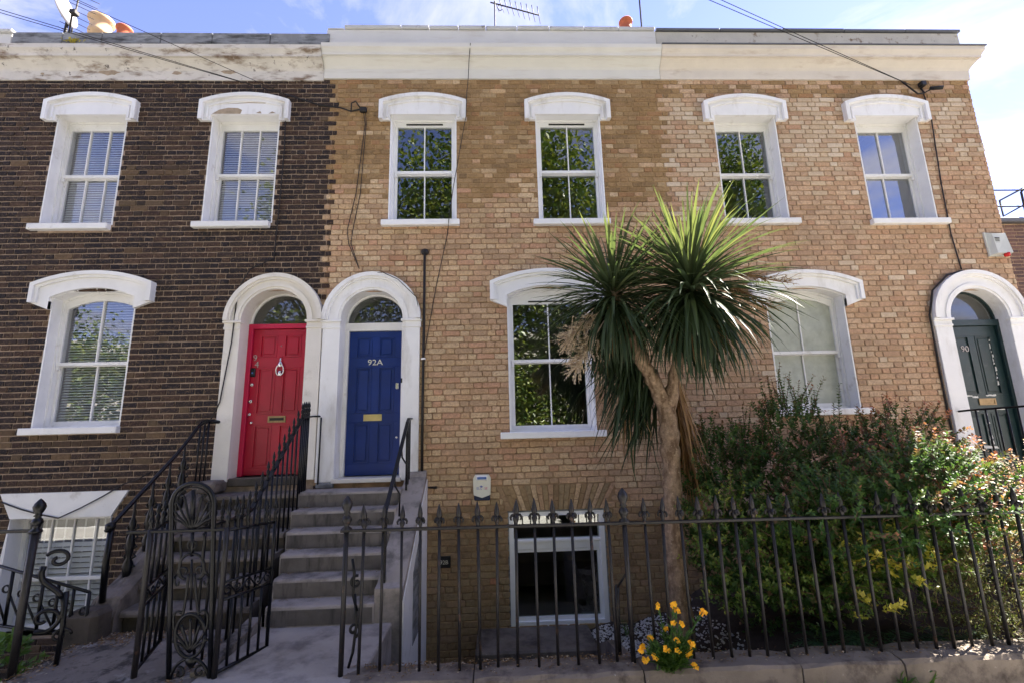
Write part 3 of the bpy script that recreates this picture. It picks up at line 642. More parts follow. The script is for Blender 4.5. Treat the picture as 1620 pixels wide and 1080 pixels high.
# ------------------------------------------------------------------ sash windows
def inset_path(P, d):
    out = []
    for i, p in enumerate(P):
        a = Vector((*P[max(i - 1, 0)], 0)); c = Vector((*P[min(i + 1, len(P) - 1)], 0)); q = Vector((*p, 0))
        d1 = (q - a); d2 = (c - q)
        n1 = Vector((d1.y, -d1.x, 0)).normalized() if d1.length > 1e-6 else None
        n2 = Vector((d2.y, -d2.x, 0)).normalized() if d2.length > 1e-6 else None
        n1 = n1 or n2; n2 = n2 or n1
        m = (n1 + n2); m = m / max(.25, m.dot(n1)) if m.length > 1e-6 else n1
        out.append((q.x + m.x * d, q.y + m.y * d))
    return out
def loop(x0, x1, z0, zs, zt, n=14): return [(x0, z0)] + arc(x0, x1, zs, zt, n) + [(x1, z0)]
def window(root, x0, x1, z0, zs, zt, ncol, yf, paint, glass, hood, sillm='white', blind=None, lower=True, vent=False, mid=None, sillx=(.10, .06)):
    a, b = x0 + .025, x1 - .025
    L0 = loop(x0, x1, z0, zs, zt); L1 = loop(a, b, z0 + .03, zs - .025, zt - .025)
    mb = MB(); mb.strip(L0, L1, yf, yf + .13, True)
    w = mb.build('window', paint, root)
    mb = MB(); mb.strip(loop(x0 - .018, x1 + .018, z0 - .01, zs + .018, zt + .018), L0, .001 - .004, yf + .13, True); mb.build('reveal', paint, w)
    # head rail fills the space above the glass
    gt = (zs - .115, zt - .115) if zt - zs > .02 else (zs - .125, zs - .125)
    if vent: gt = (zs - .10, zs - .10)
    gl, gr, gb = x0 + .065, x1 - .065, z0 + .075
    zm = mid if mid else (gb + gt[0]) / 2
    T = arc(gl, gr, gt[0], gt[1], 14)
    A = [(a, zm + .02)] + arc(a, b, zs - .026, zt - .026, 14) + [(b, zm + .02)]
    B = [(gl, zm + .022)] + T + [(gr, zm + .022)]
    mb = MB(); mb.strip(A, B, yf + .015, yf + .06, True)
    bars = [gl + (gr - gl) * k / ncol for k in range(1, ncol)]
    def topz(x):
        for (p, q), (p2, q2) in zip(T, T[1:]):
            if p <= x <= p2 + 1e-6: return q + (q2 - q) * (x - p) / max(1e-6, p2 - p)
        return gt[0]
    for x in bars: mb.box(x - .0075, x + .0075, yf + .018, yf + .058, zm + .02, topz(x) + .01)
    mb.bbox(a + .002, b - .002, yf + .012, yf + .07, zm - .022, zm + .0225, .004)
    for x in (a + .02, b - .02): mb.bbox(x - .017, x + .017, yf + .012, yf + .05, zm - .075, zm - .0225, .004)
    mb.build('upper_sash', paint, w)
    mb = MB(); mb.strip([(a + .003, z0 + .031), (a + .003, zm - .024), (b - .003, zm - .024), (b - .003, z0 + .031)], [(gl, gb), (gl, zm - .03), (gr, zm - .03), (gr, gb)], yf + .055, yf + .098, True)
    for x in bars: mb.box(x - .0075, x + .0075, yf + .058, yf + .094, gb - .005, zm - .02)
    mb.build('lower_sash', paint, w)
    E = [gl] + bars + [gr]
    for i in range(ncol):
        xa, xb = E[i], E[i + 1]; n = 6
        P = [(xa, zm + .005)] + [(xa + (xb - xa) * k / n, topz(xa + (xb - xa) * k / n) + .012) for k in range(n + 1)] + [(xb, zm + .005)]
        t = U(-.002, .002)
        def lean(q):
            k1, k2, xm, zq = U(-.006, .006), U(-.006, .006), (xa + xb) / 2, q
            return lambda v: (v[0], v[1] + k1 * (v[0] - xm) + k2 * (v[2] - zq), v[2])
        mb = MB(); mb.poly(P, yf + .036 + t, yf + .040 + t); mb.v = list(map(lean((zm + gt[0]) / 2), mb.v)); mb.build('pane', glass, w)
        mb = MB(); mb.box(xa, xb, yf + .076 - t, yf + .080 - t, gb - .01, zm - .01); mb.v = list(map(lean((zm + gb) / 2), mb.v)); mb.build('pane', glass, w)
    if vent:
        mb = MB(); cx = (x0 + x1) / 2; mb.box(cx - .27, cx + .27, yf - .004, yf + .02, zs - .072, zs - .058); mb.build('trickle_vent', 'black', w)
    mb = MB(); mb.bbox(x0 - sillx[0], x1 + sillx[1], -.075, yf + .06, z0 - .09, z0 - .005, .008); mb.build('sill', sillm, w)
    if hood: hood(w, x0, x1, z0, zs, zt)
    if blind == 'slats':
        mb = MB(); z = gb
        while z < zt - .10:
            mb.add([(gl, yf + .108, z), (gr, yf + .108, z), (gr, yf + .140, z + .024), (gl, yf + .140, z + .024)], [(0, 1, 2, 3)]); z += .036
        mb.build('blind', 'blind', w)
    if blind == 'closed':
        mb = MB(); z = gb
        while z < zt - .11:
            mb.add([(gl, yf + .104, z), (gr, yf + .104, z), (gr, yf + .130, z + .036), (gl, yf + .130, z + .036)], [(0, 1, 2, 3)]); z += .037
        mb.build('blind', 'blind', w)
    if blind == 'curtain':
        mb = MB(); n = 60
        for k in range(n):
            xa, xb = gl + (gr - gl) * k / n, gl + (gr - gl) * (k + 1) / n
            f = lambda q: yf + .145 + .022 * math.sin(q * 58) + .015 * math.sin(q * 23)
            mb.add([(xa, f(xa), gb - .02), (xb, f(xb), gb - .02), (xb, f(xb), zt - .08), (xa, f(xa), zt - .08)], [(0, 1, 2, 3)])
        mb.build('curtain', 'curtain', w)
    return w
def hood_up(mat, flaky=False):
    def f(w, x0, x1, z0, zs, zt):
        h0, h1, zb, zsh, zp = x0 - .175, x1 + .165, zs - .09, zs + .215, zs + .335
        out = [(h0, zb)] + arc(h0, h1, zsh, zp, 16) + [(h1, zb)]
        inn = [(x0 - .02, zb)] + arc(x0 - .02, x1 + .02, zs + .001, zs + .001, 16) + [(x1 + .02, zb)]
        o = MB(); o.strip(out, inn, -.045, .003); o.build('hood_mould', mat, w)
        p1 = inset_path(out, .055); p2 = inset_path(out, .10); p3 = inset_path(out, .125)
        p1[0] = (p1[0][0], zb - .0015); p1[-1] = (p1[-1][0], zb - .0015)
        for q in (p2, p3): q[0] = (q[0][0], zb + .03); q[-1] = (q[-1][0], zb + .03)
        m = MB(); o2 = list(out); o2[0] = (h0, zb - .0015); o2[-1] = (h1, zb - .0015); m.strip(o2, p1, -.088, -.04)
        m.strip([(x, z) for x, z in p2], p3, -.062, -.04)
        m.build('hood_moulding', mat, w)
        if flaky:
            m = MB(); m.poly([(x0 - .0 + .10 * k + .0, zs + .008) for k in range(5)] + [(x0 + .42, zs + .07), (x0 + .36, zs + .10), (x0 + .22, zs + .105), (x0 + .10, zs + .075)], -.0475, -.03); m.poly([(x0 + .62, zs + .02), (x0 + .70, zs + .015), (x0 + .68, zs + .05)], -.0475, -.03); m.poly([(x0 + .80, zs + .012), (x0 + .90, zs + .02), (x0 + .85, zs + .045)], -.0475, -.03)
            m.poly([(x0 + .15, zs + .165), (x0 + .5, zs + .195), (x0 + .75, zs + .185), (x0 + .74, zs + .178), (x0 + .5, zs + .183)], -.0475, -.03)
            m.build('bare_patch', 'peel', w)
    return f
def hood_dn(mat):
    def f(w, x0, x1, z0, zs, zt):
        h0, h1, zb, zsh, zp, zc = x0 - .245, x1 + .255, zs - .075, zs + .185, zt + .235, zs - .165
        n = 16
        out = [(h0, zb)] + arc(h0, h1, zsh, zp, n) + [(h1, zb)]
        inn = [(x0 - .018, zc)] + arc(x0 - .018, x1 + .018, zs, zt + .012, n) + [(x1 + .018, zc)]
        m = MB(); m.strip(out, inn, -.05, .003)
        m.build('hood_mould', mat, w)
        p1 = inset_path(out, .05); p2 = inset_path(out, .085)
        p1[0] = (p1[0][0], zb - .0015); p1[-1] = (p1[-1][0], zb - .0015); p2[0] = (p2[0][0], zb - .001); p2[-1] = (p2[-1][0], zb - .001)
        o2 = list(out); o2[0] = (h0, zb - .0015); o2[-1] = (h1, zb - .0015)
        m = MB(); m.strip(o2, p1, -.10, -.045); m.strip(p1, p2, -.075, -.045); m.build('hood_moulding', mat, w)
        m = MB()
        for s, xa, xb in ((1, h0 + .085, x0 - .018), (-1, h1 - .085, x1 + .018)):
            m.poly([(xa, zb + .02), (xa, zb + .002), (xa + (xb - xa) * .35, zb - .012), (xa + (xb - xa) * .6, zb - .045), (xa + (xb - xa) * .8, zb - .06), (xb, zc + .004), (xb, zb + .02)], -.0525, -.01)
        m.build('corbel', mat, w)
    return f
V = RECT
window(h94, *V[0][:3], V[0][3], V[0][3], 3, .13, 'oldwhite', 'glass_old', hood_up('white'), 'oldwhite', 'closed', sillx=(.11, 0.0))
window(h94, *V[1][:3], V[1][3], V[1][3], 3, .13, 'oldwhite', 'glass_old', hood_up('white', True), 'oldwhite', 'closed', sillx=(.11, 0.0))
window(h92, *V[2][:3], V[2][3], V[2][3], 2, .10, 'frame', 'glass', hood_up('white'), 'frame', vent=True)
window(h92, *V[3][:3], V[3][3], V[3][3], 2, .10, 'frame', 'glass', hood_up('white'), 'frame', vent=True)
window(h90, *V[4][:3], V[4][3], V[4][3], 2, .15, 'oldwhite', 'glass', hood_up('white'), 'oldwhite', sillx=(.06, .14))
window(h90, *V[5][:3], V[5][3], V[5][3], 2, .16, 'oldwhite', 'glass_sky', hood_up('white'), 'oldwhite', sillx=(.06, .14))
G = GRD
window(h94, G[0][0], G[0][1], G[0][2], G[0][3], G[0][4], 2, .13, 'oldwhite', 'glass_old', hood_dn('oldwhite'), 'oldwhite', 'slats', sillx=(.11, .03), mid=.98)
window(h92, G[1][0], G[1][1], G[1][2], G[1][3], G[1][4], 2, .09, 'frame', 'glass', hood_dn('frame'), 'frame', vent=True, sillx=(.14, .13), mid=.89)
window(h90, G[2][0], G[2][1], G[2][2], G[2][3], G[2][4], 2, .15, 'oldwhite', 'glass_frost', hood_dn('white'), 'white', sillx=(.08, .14), mid=.94)

# ------------------------------------------------------------------ doors
def surround(root, D, mat, yd, cap_l=True, cap_r=True):
    xc, r, ro, zs, zb = D; n = 24
    ci = lambda q, z0: [(xc - q, z0)] + [(xc - q * math.cos(math.pi * k / n), zs + q * math.sin(math.pi * k / n)) for k in range(n + 1)] + [(xc + q, z0)]
    c = lambda q: [(xc - q * math.cos(math.pi * k / n), zs + q * math.sin(math.pi * k / n)) for k in range(n + 1)]
    mb = MB(); mb.strip(c(ro), c(r), -.05, .003); s = mb.build('door_surround', mat, root)
    mb = MB(); mb.strip(c(ro), c(ro - .055), -.098, -.048); mb.strip(c(ro - .055), c(ro - .085), -.078, -.048); mb.strip(c(r + .075), c(r + .03), -.064, -.048); mb.build('arch_moulding', mat, s)
    for sg in (-1, 1):
        mb = MB(); a, b = sorted((xc + sg * r, xc + sg * (ro - .012))); mb.bbox(a, b, -.045, .003, zb - .04, zs - .11, .004); mb.build('pilaster', mat, s)
    for sg in (-1, 1):
        mb = MB()
        for dz0, dz1, g, p in ((-.115, -.085, .006, .056), (-.087, -.03, .0, .050), (-.032, -.002, .018, .075)):
            a, b = sorted((xc + sg * (r - g), xc + sg * (ro + g * .6))); mb.bbox(a, b, -p, .003, zs + dz0, zs + dz1, .004)
        mb.build('capital', mat, s)
    mb = MB(); mb.strip(ci(r + .02, zb - .04), ci(r, zb - .04), .001, yd + .08); mb.build('door_reveal', mat, s)
    return s
def panel_door(root, D, yd, paint, frame, fw, transom, panels, lw, label, tr_paint=None):
    xc, r, ro, zs, zb = D; n = 24
    c = lambda q, z: [(xc - q * math.cos(math.pi * k / n), z + q * math.sin(math.pi * k / n)) for k in range(n + 1)]
    x0, x1 = xc - r + fw, xc + r - fw; zt = zs - transom
    mb = MB(); mb.bbox(x0, x1, yd + .012, yd + .05, zb + .012, zt - .005, .003)
    st = .095; W = x1 - x0
    rows = panels
    zz = [zb + .012] + [v for q in rows for v in q] + [zt - .005]
    for i in range(0, len(zz), 2): mb.bbox(x0 + .001, x1 - .001, yd, yd + .02, zz[i], zz[i + 1], .003)
    for (q0, q1) in rows:
        for a, b in ((x0 + .001, x0 + st), (xc - st / 2, xc + st / 2), (x1 - st, x1 - .001)): mb.box(a, b, yd + .0005, yd + .02, q0, q1)
    d = mb.build('door', paint, root); d['label'] = label
    for (q0, q1) in rows:
        for a, b in ((x0 + st, xc - st / 2), (xc + st / 2, x1 - st)):
            m = MB(); o = [(a, q0), (a, q1), (b, q1), (b, q0)]; i1 = [(a + .016, q0 + .016), (a + .016, q1 - .016), (b - .016, q1 - .016), (b - .016, q0 + .016)]
            m.strip(o, i1, yd - .006, yd + .012, True); m.bbox(a + .04, b - .04, yd + .003, yd + .013, q0 + .04, q1 - .04, .006); m.build('door_panel', paint, d)
    m = MB()
    for a, b in ((xc - r, x0 - .003), (x1 + .003, xc + r)): m.bbox(a, b, yd - .035, yd + .06, zb, zs, .003)
    m.bbox(xc - r, xc + r, yd - .037, yd + .06, zt, zs + .0, .003); m.build('door_frame', frame, d)
    m = MB(); m.strip(c(r, zs), c(r - .022, zs), yd - .0, yd + .05); m.build('fanlight_frame', 'oldwhite' if frame == 'redframe' else frame, d)
    m = MB(); m.poly(c(r - .028, zs), yd + .02, yd + .024); m.build('fanlight', 'glass_fan', d)
    return d
s94 = surround(h94, DOORS[0], 'cream', .2); s92 = surround(h92, DOORS[1], 'white', .2); s90 = surround(h90, DOORS[2], 'white', .13)
d94 = panel_door(h94, DOORS[0], .2, 'red', 'redframe', .06, .065, [(-.42, .13), (.27, .89), (1.03, 1.33)], .1, 'red six-panel front door with a silver knocker')
d92 = panel_door(h92, DOORS[1], .2, 'blue', 'oldwhite', .055, .11, [(-.40, .13), (.25, .87), (1.00, 1.28)], .1, 'royal blue six-panel front door with pale numerals')
d90 = panel_door(h90, DOORS[2], .13, 'green', 'green', .045, .085, [(-.50, .05), (.30, 1.12)], .1, 'scuffed dark green four-panel front door')
def letterbox(d, xc, yd, z, w, h, mat):
    m = MB(); m.strip([(xc - w, z - h), (xc - w, z + h), (xc + w, z + h), (xc + w, z - h)], [(xc - w + .02, z - h + .017), (xc - w + .02, z + h - .017), (xc + w - .02, z + h - .017), (xc + w - .02, z - h + .017)], yd - .012, yd + .004, True)
    m.bbox(xc - w + .02, xc + w - .02, yd - .006, yd + .004, z - h + .017, z + h - .017, .002); m.build('letterbox', mat, d)
letterbox(d94, -2.91, .2, .20, .115, .042, 'oldbrass'); letterbox(d92, -1.655, .2, .19, .12, .043, 'brass'); letterbox(d90, 6.78, .13, .20, .12, .045, 'oldbrass')
m = MB(); m.box(-3.0, -2.82, .186, .193, .183, .217); m.build('letter_slot', 'black', d94)
text('92A', .108, (-1.645, .199, .895), 'gold', d92, 'door_number', .004, 1.15)
text('9', .115, (-3.255, .197, .985), 'dull', d94, 'door_number', .003); text('4', .115, (-3.225, .197, .895), 'dull', d94, 'door_number', .003)
text('90', .12, (6.62, .128, .90), 'dull', d90, 'door_number', .003)
def stud(d, x, y, z, r, mat, name):
    m = MB(); n = 12; m.lathe((0, 0, 0), [(r, 0), (r, .008), (r * .6, .014), (r * .5, .012)], n); m.v = [(x + a, y - c, z + b) for a, b, c in m.v]; m.build(name, mat, d, True)
for z, r in ((.66, .022), (.44, .025), (.27, .020)): stud(d94, -3.27, .199, z, r, 'chrome', 'lock')
stud(d94, -3.24, .199, .16, .018, 'chrome', 'lock'); stud(d94, -2.915, .199, 1.18, .008, 'chrome', 'spyhole')
m = MB(); m.bbox(-3.295, -3.235, .175, .2, .765, .885, .008); m.build('doorbell', 'black', d94)
m = MB(); m.box(-3.275, -3.255, .172, .176, .81, .83); m.build('bell_button', 'bluepanel', d94)
m = MB(); cx, cz = -2.905, .87
m.tube([(cx + .05 * math.sin(t), .17, cz - .02 + .075 * -math.cos(t)) for t in [2 * math.pi * k / 16 for k in range(17)]], .009, 6)
m.lathe((cx, .172, cz + .05), [(.004, .10), (.012, .075), (.008, .05), (.022, .03), (.034, .0), (.026, -.02), (.01, -.03)][::-1], 10, sy=.5); m.bbox(cx - .018, cx + .018, .165, .2, cz - .09, cz - .03, .006)
m.build('knocker', 'chrome', d94, True)
m = MB(); m.bbox(-1.36, -1.318, .17, .198, .56, .645, .006); m.build('lock', 'chrome', d92); stud(d92, -1.335, .199, -.075, .016, 'chrome', 'lock')
m = MB(); m.bbox(-1.245, -1.225, -.052, -.043, .62, .68, .003); m.build('bell_push', 'black', s92)
# scuffs of bare paint on the green door
m = MB()
for x, z, w, h in ((6.50, .285, .10, .012), (6.62, .265, .05, .02), (6.85, .285, .09, .014), (6.95, .10, .10, .016), (6.58, .08, .06, .008)):
    m.poly([(x + w * (k / 6 - .5) * 1.6, z + h * U(.3, 1)) for k in range(7)] + [(x + w * (.5 - k / 6) * 1.6, z - h * U(.3, 1)) for k in range(7)], .1235, .131)
for x, z0, z1, w in ((7.0, .42, 1.05, .007), (6.735, -.38, .06, .014), (6.72, -.40, -.1, .012)):
    z = z0
    while z < z1:
        e = z + U(.03, .09); ww = w * U(.5, 1.6); xx = x + U(-.008, .008); m.poly([(xx - ww, z), (xx - ww * .5, e), (xx + ww * .7, e - .01), (xx + ww, z + .01)], .1235, .131); z = e + U(0, .03)
m.poly([(6.55, -.38), (6.78, -.40), (6.8, -.43), (6.62, -.425), (6.56, -.41)], .1235, .131)
m.build('bare_patch', 'scuff', d90, kind='stuff')
# door sills / thresholds
m = MB(); m.bbox(-2.08, -1.22, -.06, .26, -.615, -.562, .006); m.build('threshold', 'cream', h92)
m = MB(); m.bbox(-3.36, -2.49, -.03, .26, -.62, -.525, .01); m.build('threshold', 'darkstone', h94)
m = MB(); m.bbox(6.30, 7.13, -.05, .3, -.86, -.70, .01); m.build('threshold', 'oldstone', h90)
m = MB(); m.bbox(-2.265, -2.055, -.06, .01, -.67, -.605, .01); m.build('pilaster_block', 'cement', h92)
m = MB(); m.bbox(-3.62, -3.36, -.30, .003, -.68, -.53, .03); m.build('pilaster_block', 'oldstone', h94)

# ------------------------------------------------------------------ basement windows
def basement92():
    x0, x1, z0, z1 = .12, 1.32, -2.34, -1.03
    m = MB(); m.strip([(x0, z0), (x0, z1), (x1, z1), (x1, z0)], [(x0 + .06, z0 + .05), (x0 + .06, z1 - .05), (x1 - .06, z1 - .05), (x1 - .06, z0 + .05)], .0, .14, True); w = m.build('window', 'frame', h92)
    m = MB(); m.bbox(x0 + .06, x1 - .06, .03, .12, -1.48, -1.36, .004); m.bbox(x0 + .06, x1 - .06, .015, .04, -1.395, -1.365, .003); m.build('transom', 'frame', w)
    m = MB(); m.strip([(x0 + .06, z0 + .05), (x0 + .06, -1.48), (x1 - .06, -1.48), (x1 - .06, z0 + .05)], [(x0 + .10, z0 + .09), (x0 + .10, -1.515), (x1 - .10, -1.515), (x1 - .10, z0 + .09)], .04, .09, True); m.build('lower_sash', 'frame', w)
    m = MB(); m.box(x0 + .10, x1 - .10, .06, .064, z0 + .08, -1.51); m.build('pane', 'glass', w)
    m = MB(); m.box(x0 + .06, x1 - .06, .07, .074, -1.362, z1 - .045); m.build('pane', 'glass', w)
    m = MB(); m.strip([(x0 - .015, z0), (x0 - .015, z1 + .015), (x1 + .015, z1 + .015), (x1 + .015, z0)], [(x0 + .002, z0), (x0 + .002, z1 - .002), (x1 - .002, z1 - .002), (x1 - .002, z0)], -.006, .1); m.build('reveal', 'cement', w)
    # splayed arch of gauged bricks
    n = 21
    for k in range(n):
        f0, f1 = k / n, (k + 1) / n; g = .0045
        bx0, bx1 = x0 + (x1 - x0) * f0 + g, x0 + (x1 - x0) * f1 - g; tx0, tx1 = -.04 + 1.54 * f0 + g, -.04 + 1.54 * f1 - g
        split = k % 2
        zq = -1.015, -.705
        m = MB(); cuts = [0, .62 if split else .38, 1]
        for a, b in zip(cuts, cuts[1:]):
            l = lambda p, q, t: p + (q - p) * t
            za, zb2 = l(*zq, a) + .004, l(*zq, b) - .004
            m.poly([(l(bx0, tx0, a), za), (l(bx1, tx1, a), za), (l(bx1, tx1, b), zb2), (l(bx0, tx0, b), zb2)], -.011 + U(-.002, .002), .01)
        m.build('arch_brick', 'b92b' if rnd() < .6 else 'b92l', h92)
basement92()
def basement94():
    x0, x1, z0, z1 = -5.89, -4.71, -2.22, -.92
    m = MB(); m.poly([(-6.05, -.625), (-4.54, -.625), (x1, z1), (x0, z1)], -.028, .003); m.build('painted_lintel', 'oldwhite', h94)
    m = MB(); m.strip([(x0, z0), (x0, z1), (x1, z1), (x1, z0)], [(x0 + .05, z0 + .05), (x0 + .05, z1 - .05), (x1 - .05, z1 - .05), (x1 - .05, z0 + .05)], .16, .26, True)
    zm = -1.66
    m.bbox(x0 + .05, x1 - .05, .17, .22, zm - .022, zm + .022, .004)
    w = m.build('window', 'oldwhite', h94)
    m = MB(); m.strip([(x0 - .12, z0 - .02), (x0 - .0, z1), (x1, z1), (x1 + .03, z0 - .02)], [(x0 + .001, z0), (x0 + .001, z1 - .001), (x1 - .001, z1 - .001), (x1 - .001, z0)], -.02, .16); m.build('reveal', 'oldwhite', w)
    m = MB()
    for k in (1, 2, 3):
        x = x0 + .05 + (x1 - x0 - .1) * k / 4; m.box(x - .009, x + .009, .18, .21, z0 + .05, z1 - .05)
    m.build('glazing_bar', 'oldwhite', w)
    for k in range(4):
        a = x0 + .05 + (x1 - x0 - .1) * k / 4; b = a + (x1 - x0 - .1) / 4
        m = MB(); m.box(a, b, .2, .204, z0 + .04, zm); m.build('pane', 'glass_old', w); m = MB(); m.box(a, b, .194, .198, zm, z1 - .04); m.build('pane', 'glass_old', w)
    m = MB(); z = z0 + .05
    while z < z1 - .36:
        m.box(x0 + .05, x1 - .05, .225, .232, z, z + .004); m.add([(x0 + .05, .222, z), (x1 - .05, .222, z), (x1 - .05, .250, z + .046), (x0 + .05, .250, z + .046)], [(0, 1, 2, 3)]); z += .062
    m.build('blind', 'blind', w)
    # white security grille of vertical bars in the upper half
    m = MB()
    for k in range(1, 9): x = x0 + .05 + (x1 - x0 - .1) * k / 9; m.tube([(x, .275, -1.55), (x, .275, z1 - .05)], .009, 5)
    m.tube([(x0 + .05, .275, -1.22), (x1 - .05, .275, -1.22)], .009, 5); m.build('window_guard', 'frame', w)
basement94()

# ------------------------------------------------------------------ entrance steps
def worn(x0, x1, y0, y1, z0, z1, nose=.03, dip=.010, amp=.004):
    """stone step with a rounded, unevenly worn front edge"""
    mb = MB(); n = max(8, int((x1 - x0) / .09)); vs = []
    for i in range(n + 1):
        u = i / n; d = dip * math.sin(math.pi * u) ** 1.5; c = U(0, 1) ** 4 * .012
        P = [(y0, z0), (y0 + U(-amp, amp) * .5, z1 - nose - d), (y0 + .003 + c * .6, z1 - nose * .4 - d - c * .5), (y0 + nose * .35 + c, z1 - .004 - d - c * .3), (y0 + nose + .01, z1 - d * .9), ((y0 + y1) / 2, z1 - d * .6 + U(-.001, .001)), (y1, z1), (y1, z0)]
        for k, (y, z) in enumerate(P):
            vs.append((x0 + (x1 - x0) * u + (U(-.01, .01) if 0 < i < n else 0), y, z + (U(-amp, amp) * .4 if 0 < k < 5 else 0)))
    k = 8
    mb.add(vs, [(i * k + j, i * k + (j + 1) % k, (i + 1) * k + (j + 1) % k, (i + 1) * k + j) for i in range(n) for j in range(k)] + [tuple(range(k)), tuple(n * k + j for j in range(k))])
    return mb
ZS = [-1.525 + .171 * k for k in range(6)]
st92 = thing('entrance_steps', 'pale concrete steps climbing to the royal blue door', 'steps', (-1.7, -1.45, PATH), 'flights of entrance steps')
YF = [-1.45, -1.25, -1.05, -.83, -.62, -.38]
XL = [-2.12, -2.16, -2.20, -2.25, -2.30, -2.345]
for k in range(6):
    ye = YF[k + 1] + .06 if k < 5 else -.07
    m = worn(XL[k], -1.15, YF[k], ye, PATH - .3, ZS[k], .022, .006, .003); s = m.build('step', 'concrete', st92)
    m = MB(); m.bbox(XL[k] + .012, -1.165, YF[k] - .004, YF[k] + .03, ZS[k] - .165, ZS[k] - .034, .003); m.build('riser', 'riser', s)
m = MB(); m.polyx([(-1.43, -2.77), (-1.43, -1.415), (-1.33, -1.395), (-.10, -.56), (-.06, -.50), (-.012, -.49), (-.012, -2.77)], -1.155, -.90); m.build('side_wall', 'concrete', st92)
m = MB(); m.polyx([(-1.425, -2.765), (-1.425, -1.53), (-1.33, -1.47), (-.12, -.66), (-.014, -.60), (-.014, -2.765)], -.9005, -.889); m.build('painted_face', 'oldwhite', st92)
m = MB(); m.polyx([(-.95, -2.1), (-.95, -1.42), (-.62, -1.18), (-.62, -2.1)], -.892, -.884); m.build('recessed_panel', 'cement', st92)
st94 = thing('entrance_steps', 'dark worn stone steps climbing to the red door', 'steps', (-2.9, -1.4, PATH), 'flights of entrance steps')
YG = [-1.38, -1.18, -.98, -.78, -.57, -.30]
for k in range(6):
    z = ZS[k] - .012; ye = YG[k + 1] + .05 if k < 5 else -.02
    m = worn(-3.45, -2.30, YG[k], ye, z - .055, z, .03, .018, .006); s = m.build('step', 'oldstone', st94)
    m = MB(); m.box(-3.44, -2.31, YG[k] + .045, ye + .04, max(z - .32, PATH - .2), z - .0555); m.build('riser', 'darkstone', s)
def lumpy(P, x0, x1, name, mat, parent, n=9, amp=.018):
    mb = MB(); k = len(P); vs = []
    for i in range(n + 1):
        x = x0 + (x1 - x0) * i / n; e = 1 - .12 * (abs(2 * i / n - 1) ** 6)
        for (y, z) in P: vs.append((x + U(-.006, .006), y + U(-amp, amp), PATH - .4 + (z - PATH + .4) * (1 - (1 - e) * .25) + U(-amp, amp) * .6))
    fs = [(i * k + j, i * k + (j + 1) % k, (i + 1) * k + (j + 1) % k, (i + 1) * k + j) for i in range(n) for j in range(k)] + [tuple(range(k)), tuple(n * k + j for j in range(k))]
    mb.add(vs, fs); return mb.build(name, mat, parent, False)
pts = [(-1.44, -2.77), (-1.44, -1.95), (-1.43, -1.55), (-1.38, -1.42), (-1.25, -1.36), (-1.12, -1.28), (-1.0, -1.17), (-.85, -1.05), (-.7, -.93), (-.55, -.82), (-.4, -.72), (-.25, -.63), (-.02, -.58), (-.02, -1.6), (-.02, -2.77)]
lumpy(pts, -3.70, -3.46, 'side_wall', 'oldstone', st94)
m = MB(); m.bbox(-3.75, -3.47, -1.62, -1.40, -2.7, -1.46, .04); m.build('foot_stone', 'darkstone', st94)
kb = MB(); kb.polyx([(-2.25, PATH - .1), (-2.25, PATH + .03), (-1.7, PATH + .075), (-1.46, PATH + .10), (-1.46, PATH - .1)], -2.25, -2.14); own(kb, 'path_kerb', 'path94', 'low sloping stone kerb between the two front paths', 'kerb')

# ------------------------------------------------------------------ low street wall and its iron railing
FY = -2.33
sw = thing('street_wall', 'low weathered stone wall carrying the long iron railing', 'wall', (1.5, FY, PAVE))
xs = [-1.13, -.2, 1.0, 2.13, 2.88, 4.1, 5.4, 7.4]
for a, b in zip(xs, xs[1:]):
    nx = max(3, int((b - a) / .12)); m = MB(); P = [(-2.47, PAVE - .3), (-2.475, -1.83), (-2.47, -1.715), (-2.45, -1.695), (-2.33, -1.69), (-2.21, -1.70), (-2.19, -1.73), (-2.19, -2.6)]
    vs = []
    for i in range(nx + 1):
        e = .012 if i in (0, nx) else 0
        for (y, z) in P: vs.append((a + .004 + (b - a - .008) * i / nx, y + U(-.008, .008) + (e if y < FY else -e), z + U(-.007, .007) - e))
    k = len(P); m.add(vs, [(i * k + j, i * k + (j + 1) % k, (i + 1) * k + (j + 1) % k, (i + 1) * k + j) for i in range(nx) for j in range(k)] + [tuple(range(k)), tuple(nx * k + j for j in range(k))])
    m.build('wall_stone', 'plinth', sw)
m = MB(); m.bbox(-1.30, -1.09, -2.62, -2.36, PAVE, -1.735, .02); m.build('end_stone', 'path', sw)
def finial_mesh(mat):
    m = MB(); m.lathe((0, 0, 0), [(.010, -.015), (.019, -.008), (.019, .002), (.011, .012), (.017, .03), (.022, .045), (.016, .058), (.013, .068), (.018, .082), (.021, .10), (.016, .13), (.009, .155), (.002, .182)], 8)
    for k in range(4):
        t = k * math.pi / 2; c, s = math.cos(t), math.sin(t)
        m.tube([(c * .010, s * .010, .072), (c * .026, s * .026, .070), (c * .036, s * .036, .055), (c * .034, s * .034, .040), (c * .026, s * .026, .037)], [.010, .010, .009, .007, .004], 5)
    return m.mesh('finial', mat, smooth=True)
def urn_mesh(mat):
    m = MB(); m.lathe((0, 0, 0), [(.022, -.01), (.042, 0), (.042, .012), (.018, .03), (.030, .055), (.040, .075), (.030, .098), (.016, .112), (.030, .122), (.020, .134), (.036, .165), (.042, .19), (.034, .215), (.015, .24), (.003, .252)], 12)
    return m.mesh('urn_finial', mat, smooth=True)
def leafspear_mesh(mat):
    m = MB(); m.lathe((0, 0, 0), [(.009, -.02), (.016, -.012), (.010, 0), (.016, .014), (.009, .03), (.015, .045), (.019, .062), (.013, .08), (.008, .09), (.014, .10), (.016, .115), (.010, .14), (.002, .17)], 8)
    return m.mesh('spear_finial', mat, smooth=True)
